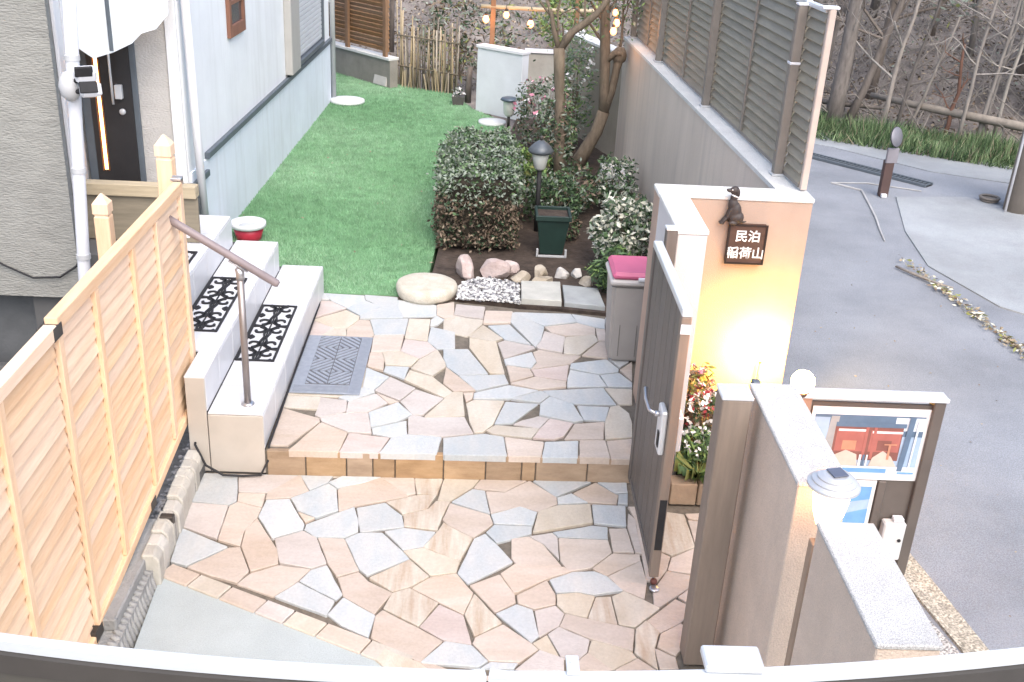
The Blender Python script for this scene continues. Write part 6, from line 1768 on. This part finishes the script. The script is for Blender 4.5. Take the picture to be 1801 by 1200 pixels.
up_ = thing('utility_pole', 'thick concrete utility pole at the right edge beside the lane', 'pole', (5.27, 9.9, -0.2))
b = B(); b.tube([(5.24, 9.9, -0.25), (5.25, 9.9, 1.2), (5.28, 9.9, 5.0)], [0.135, 0.125, 0.10], 20); b.build('shaft', mat('brown grey concrete pole', (0.24, 0.215, 0.19), 0.9, 0.12, 4, 0.3, 60, dirt=0.3), up_, True)
b = B(); b.lathe([(0.128, -0.02), (0.131, 0), (0.128, 0.02)], (5.25, 9.9, 1.05), 20); b.build('band', BLACK, up_)
b = B(); b.tube([(5.09, 9.83, -0.2), (5.10, 9.83, 3.0)], 0.012, 8); b.build('conduit', PLASTIC_W, up_, True)
rwl = thing('roadside_wall', 'grey concrete wall behind the utility pole', 'wall', (6.5, 9.6, -0.2))
b = B(); b.prism([(5.36, 9.95), (9.0, 7.0), (9.1, 7.15), (5.44, 10.12)], -0.25, 0.75, 0.01); b.build('wall', mat('roadside concrete', (0.36, 0.37, 0.37), 0.9, 0.12, 3, 0.3, 60, dirt=0.4), rwl)
b = B(); b.tube([(5.33, 9.78, 0.52), (5.7, 9.5, 0.36)], 0.015, 8); b.build('pipe', PLASTIC_W, rwl, True)
hc = thing('hose_coil', 'coiled dark hose lying at the foot of the utility pole', 'hose', (5.08, 10.2, -0.2))
b = B()
for k in range(2):
    r_ = 0.08 + 0.01 * (k % 2)
    b.tube([(5.08 + r_ * math.cos(a * .5236), 10.18 + r_ * math.sin(a * .5236), -0.18 + 0.024 * k) for a in range(13)], 0.014, 6)
b.build('coil', mat('dark hose', (0.17, 0.155, 0.14), 0.6, 0.2), hc, True)

# debris and weeds at the lane edge
c = []
for i in range(420):
    f = random.random() ** 0.7
    c.append((3.45 + 0.3 * f + random.gauss(0, .03) + 0.1 * (1 - f), 8.3 - 1.9 * f + random.gauss(0, .05), -0.19 + random.uniform(0, .02)))
tag(np_mesh('litter', leaf_verts(np.array(c), 0.045, 0.018, 0.8), 4, [LEAF_T, LEAF_W, LEAF_Y, LEAF_B], None, rng.choice(4, len(c), p=[.4, .25, .2, .15])), 'dry leaves and weeds caught along the lane edge', 'leaf litter', kind='stuff')
b = B(); b.tube([(3.42, 8.12, -0.185), (3.5, 7.95, -0.18), (3.62, 7.75, -0.18), (3.72, 7.68, -0.185)], [0.010, 0.012, 0.010, 0.006], 6)
tag(b.build('fallen_stick', BARKG, None, True), 'pale broken stick lying at the lane edge', 'stick')
# grit scattered on the asphalt
c = np.column_stack((rng.uniform(1.9, 4.2, 110), rng.uniform(3.2, 8.5, 110), np.full(110, -0.2)))
c = c[(c[:, 0] > 2.25) & (c[:, 0] < 3.4 + 0.05 * c[:, 1])]
tag(np_mesh('litter', leaf_verts(c, 0.018, 0.010, 0.9), 4, [LEAF_T, LEAF_T, LEAF_B], None, rng.choice(3, len(c))), 'tiny pale leaf bits scattered on the asphalt', 'leaf litter', kind='stuff')

# ------------------------------------------------------------------ grassy bank and wood
n = 16000
x = rng.uniform(3.0, 7.4, n); d = rng.uniform(-0.55, 0.75, n)
y = np.array([yb(q) for q in x]) + d - 0.12
z = np.array([hill(a, c_) for a, c_ in zip(x, y)])
z = np.maximum(z, -0.22)
kp = (x < 6.3) | (d > -.2)
x, y, z, d = x[kp], y[kp], z[kp], d[kp]
n = len(x)
h = rng.uniform(0.10, 0.36, n) * (1 - 0.45 * (np.abs(d) / 0.75)) * (0.75 + 0.4 * np.sin(x * 5) * np.sin(y * 4 + x))
v = np.empty((n, 3, 3)); an = rng.uniform(0, 6.28, n); ww = rng.uniform(.006, .013, n)
v[:, 0] = np.column_stack((x - np.cos(an) * ww, y - np.sin(an) * ww, z)); v[:, 1] = np.column_stack((x + np.cos(an) * ww, y + np.sin(an) * ww, z))
v[:, 2] = np.column_stack((x + rng.normal(0, .07, n), y + rng.normal(-.04, .06, n), z + h))
tag(np_mesh('bank_grass', v.reshape(-1, 3), 3, [LEAF_G, mat('bank grass bright', (0.22, 0.30, 0.15), 0.7, 0.2), LEAF_D, LEAF_T], None, rng.choice(4, n, p=[.42, .36, .14, .08])), 'long green grass growing on the bank beyond the lane', 'grass', kind='stuff')
# leaf litter and dead twigs on the slope
n = 26000
x = rng.uniform(-5, 12, n); d = rng.uniform(0.2, 9, n) ** 1.0
y = np.array([yb(q) if q > -4 else 14.6 for q in x]) + d
z = np.array([hill(a, c_) for a, c_ in zip(x, y)]) + rng.uniform(0, .05, n)
tag(np_mesh('leaf_litter', leaf_verts(np.column_stack((x, y, z)), 0.06, 0.035, 0.6), 4, [LEAF_B, LEAF_T, mat('litter dark', (0.09, 0.07, 0.055), 0.9, 0.2), LEAF_S], None, rng.choice(4, n, p=[.4, .2, .32, .08])), 'brown fallen leaves covering the wooded slope', 'leaf litter', kind='stuff')
b = B(); rs = random.Random(31)
for i in range(700):
    x_ = rs.uniform(2.5, 10); d_ = rs.uniform(0.2, 6)
    y_ = yb(x_) + d_; z_ = hill(x_, y_)
    a = rs.uniform(0, 3.14); l_ = rs.uniform(.3, 1.1)
    p0 = Vector((x_, y_, z_ + .03)); p1 = p0 + Vector((math.cos(a) * l_ * .5, math.sin(a) * l_ * .3, rs.uniform(.05, .4))); p2 = p1 + Vector((math.cos(a + rs.uniform(-.5, .5)) * l_ * .5, math.sin(a) * l_ * .2, rs.uniform(-.1, .35)))
    b.tube([p0, p1, p2], [.010, .008, .004], 4, cap=False)
tag(b.build('brushwood', BARKG), 'tangle of dead twigs and brushwood on the wooded slope', 'brushwood', kind='stuff')


def wood_tree(x, y, H_, r, lean, m_, label, seed, depth=2, group='bare trees of the wood', leaves=0, lm=None, fork=0.6):
    rs = random.Random(seed)
    z = hill(x, y) - 0.05
    t = thing('woodland_tree', label, 'tree', (x, y, z), group)
    b = B(); pts = [Vector((x, y, z))]; rr = [r * 1.15]
    ns = 6
    for i in range(ns):
        pts.append(pts[-1] + Vector((lean[0] * H_ / ns + rs.gauss(0, .02), lean[1] * H_ / ns + rs.gauss(0, .02), H_ / ns))); rr.append(r * (1 - 0.5 * (i + 1) / ns))
    b.tube(pts, rr, 8); b.build('trunk', m_, t, True)
    b = B(); tips = []
    for k in range(6 if depth > 1 else 5):
        q = rs.uniform(fork * 0.5, 1.0) * ns
        i = min(int(q), ns - 1)
        p = pts[i].lerp(pts[i + 1], q - i)
        grow(b, p, (rs.gauss(0, 1), rs.gauss(0, .6), rs.uniform(.2, .9)), H_ * rs.uniform(.18, .34), rr[i] * 0.5, depth, rs, tips)
    b.build('branches', m_, t)
    if leaves:
        c = tips_to_leaves(tips, leaves, 0.16)
        np_mesh('crown', leaf_verts(c, 0.10, 0.045, 0.2), 4, lm, t, rng.choice(len(lm), len(c)))


# trees one can tell apart along the bank
wood_tree(4.42, 13.35, 3.2, 0.11, (0.02, 0), BARKD, 'stout mossy tree just beyond the end of the louvred screen', 1, 2, leaves=2, lm=[LEAF_S, LEAF_B, LEAF_G])
wood_tree(4.62, 13.40, 3.0, 0.055, (0.22, 0.02), BARKD, 'dark slim tree leaning right beside the stout mossy tree', 2, 2)
wood_tree(4.98, 13.15, 2.2, 0.035, (0.10, 0), BARKG, 'slim grey tree behind the round road sign disc', 3, 2)
wood_tree(5.22, 13.3, 2.0, 0.028, (0.12, 0), BARKD, 'thin dark tree, second right of the road sign disc', 4, 2)
wood_tree(5.38, 13.25, 1.5, 0.024, (0.16, 0), BARKG, 'thin pale sapling leaning right above the fallen log', 5, 1)
wood_tree(5.72, 13.0, 1.15, 0.030, (0.06, 0), mat('reddish bark', (0.16, 0.085, 0.06), 0.9, 0.2), 'short reddish stump trunk above the bank', 6, 1)
wood_tree(5.80, 12.75, 2.1, 0.028, (0.05, 0), BARKG, 'straight pale pole tree at the middle of the bank', 7, 1)
wood_tree(6.02, 12.70, 2.2, 0.030, (0.06, 0), BARKG, 'first of three close pale pole trees near the utility pole', 8, 1)
wood_tree(6.20, 12.95, 2.2, 0.024, (0.05, 0), BARKG, 'second of three close pale pole trees near the utility pole', 9, 1)
wood_tree(6.28, 12.85, 2.2, 0.028, (0.06, 0), mat('whitish bark', (0.29, 0.27, 0.24), 0.9, 0.2, 8), 'whitest of three close pole trees near the utility pole', 10, 1)
wood_tree(7.05, 12.6, 3.0, 0.035, (0.05, 0), BARKG, 'pale tall tree beside the utility pole', 11, 1)
rs = random.Random(77)
for i in range(44):
    x = rs.uniform(-4, 12) if i < 22 else rs.uniform(3.5, 9.5)
    d = rs.uniform(1.4, 8.5)
    y = (yb(x) if x > -4 else 14.6) + d
    lv = i % 2 == 0
    H_, r_, le, bk_ = rs.uniform(2.2, 4.2), rs.uniform(.03, .075), rs.uniform(-.08, .12), rs.choice((BARKD, BARKD, BARKG))
    place = 'behind the back garden' if x < 1.2 else ('behind the louvred screen' if x < 4 else ('above the grassy bank' if x < 7 else 'beyond the utility pole'))
    lab = '%s %s %s tree %s in the wood %s' % ('thin' if r_ < .045 else ('middling' if r_ < .06 else 'stout'), 'pale' if bk_ is BARKG else 'dark', 'sparsely leaved' if lv else 'bare',
                                               'leaning right' if le > .05 else ('leaning left' if le < -.02 else 'standing upright'), place)
    wood_tree(x, y, H_, r_, (le, 0), bk_, lab, 100 + i, 3 if d < 4.5 else 2, 'slender trees deep in the wood', leaves=3 if lv else 0, lm=[LEAF_S, LEAF_S, LEAF_Y, LEAF_T])
# bamboo and evergreen growth behind the bamboo fence
bush('shrub', 'tangled olive undergrowth behind the bamboo fence', 'shrub', (-0.3, 14.6, -0.1), 0.7, 0.4, 0.55, 1500, 0.10, 0.03, [LEAF_B, LEAF_S, LEAF_Y, LEAF_D], [.35, .25, .15, .25])
bush('shrub', 'yellow green shrub hanging behind the pergola pole', 'shrub', (0.95, 13.2, 0.6), 0.35, 0.3, 0.35, 1100, 0.07, 0.025, [LEAF_Y, LEAF_L, LEAF_G], [.45, .3, .25])
bush('shrub', 'dark evergreen bush at the top right corner behind the pole', 'shrub', (7.9, 13.0, 0.3), 0.7, 0.6, 1.2, 2600, 0.12, 0.03, [LEAF_D, LEAF_G, LEAF_S], [.5, .35, .15])
bush('shrub', 'grey brown brush above the far end of the bank near the utility pole', 'shrub', (6.75, 12.25, -0.2), 0.4, 0.22, 0.22, 700, 0.07, 0.02, [LEAF_T, LEAF_S, LEAF_B], [.4, .35, .25])
lg = B(); lg.tube([(5.0, 13.75, 0.12), (5.6, 13.12, 0.10), (6.3, 12.45, 0.09), (6.7, 12.1, 0.06)], [0.035, 0.05, 0.055, 0.045], 9)
tag(lg.build('fallen_log', mat('pale dead log', (0.25, 0.22, 0.185), 0.95, 0.25, 8, 0.5, 40, stretch=(1, 1, 1)), None, True), 'pale fallen log lying along the top of the bank', 'log')
lg = B(); lg.tube([(4.2, 13.75, 0.02), (4.6, 13.55, 0.03), (5.0, 13.3, 0.05)], [0.03, 0.035, 0.025], 8)
tag(lg.build('fallen_log', BARKD, None, True), 'short dark log lying beside the stout mossy tree', 'log')

# ------------------------------------------------------------------ balcony rail below the camera
br = thing('balcony_rail', 'dark louvred rail with a pale sky lit tone on its cap curving along the bottom edge', 'railing', (0.1, 1.29, 1.2))
RC = [(-1.6, 1.53), (-1.15, 1.40), (-0.70, 1.305), (-0.31, 1.267), (0.041, 1.259), (0.47, 1.278), (0.90, 1.335), (1.35, 1.45), (1.8, 1.58)]


def rail_piece(pts, w0, w1, z0, z1, name, m_):
    b = B()
    nrm = []
    for i, p in enumerate(pts):
        a = pts[max(i - 1, 0)]; c = pts[min(i + 1, len(pts) - 1)]
        dx, dy = c[0] - a[0], c[1] - a[1]; l = math.hypot(dx, dy); nrm.append((-dy / l, dx / l))
    rings = []
    for p, q in zip(pts, nrm):
        rings.append([b.bm.verts.new((p[0] + q[0] * w, p[1] + q[1] * w, z)) for w, z in ((w0, z0), (w1, z0), (w1, z1), (w0, z1))])
    for A, C in zip(rings, rings[1:]):
        for k in range(4): b.bm.faces.new((A[k], A[(k + 1) % 4], C[(k + 1) % 4], C[k]))
    b.bm.faces.new(rings[0][::-1]); b.bm.faces.new(rings[-1])
    b.build(name, m_, br)


def smooth_curve(pts, n=40):
    out = []
    xs = np.linspace(pts[0][0], pts[-1][0], n)
    co = np.polyfit([p[0] for p in pts], [p[1] for p in pts], 4)
    return [(float(x), float(np.polyval(co, x))) for x in xs]


SC = [(x, y - 0.003) for x, y in smooth_curve(RC, 60)]
RAILW = mat('skylit rail cap', (0.50, 0.53, 0.55), 0.4, 0.04, 6, dirt=0.15, dirt_col=(0.4, 0.4, 0.4))  # pale tone carries the sky light falling on the rail's top
DK = mat('dark louvre', (0.055, 0.05, 0.045), 0.55, 0.15, 6)
L1 = [p for p in SC if p[0] < 0.03]; L2 = [p for p in SC if p[0] > 0.05]
rail_piece(L1 + [(0.037, 1.2565)], -0.012, 0.006, 1.582, 1.600, 'cap', RAILW)
rail_piece([(0.044, 1.2565)] + L2, -0.012, 0.006, 1.582, 1.600, 'cap', RAILW)
rail_piece(SC, -0.020, 0.004, 1.545, 1.581, 'fascia', DK)
for i in range(7):
    rail_piece(SC, -0.016, -0.006, 1.51 - i * 0.05, 1.542 - i * 0.05, 'slat', mat('dark olive slat', (0.075, 0.07, 0.06), 0.55, 0.15, 6))
for x in (-0.55, 0.41):
    y = 1.25 if x < 0 else 1.272
    b = B(); b.box(x - 0.02, x + 0.02, y - 0.002, y + 0.045, 1.15, 1.54, 0.002); b.build('post', DK, br)
b = B(); b.box(0.372, 0.462, 1.262, 1.312, 1.601, 1.616, 0.003); b.build('clamp_plate', ALU, br)
b = B(); b.box(0.160, 0.180, 1.250, 1.290, 1.601, 1.606, 0.001); b.tube([(0.170, 1.272, 1.605), (0.170, 1.272, 1.609)], 0.004, 8); b.build('clip', ALU, br)
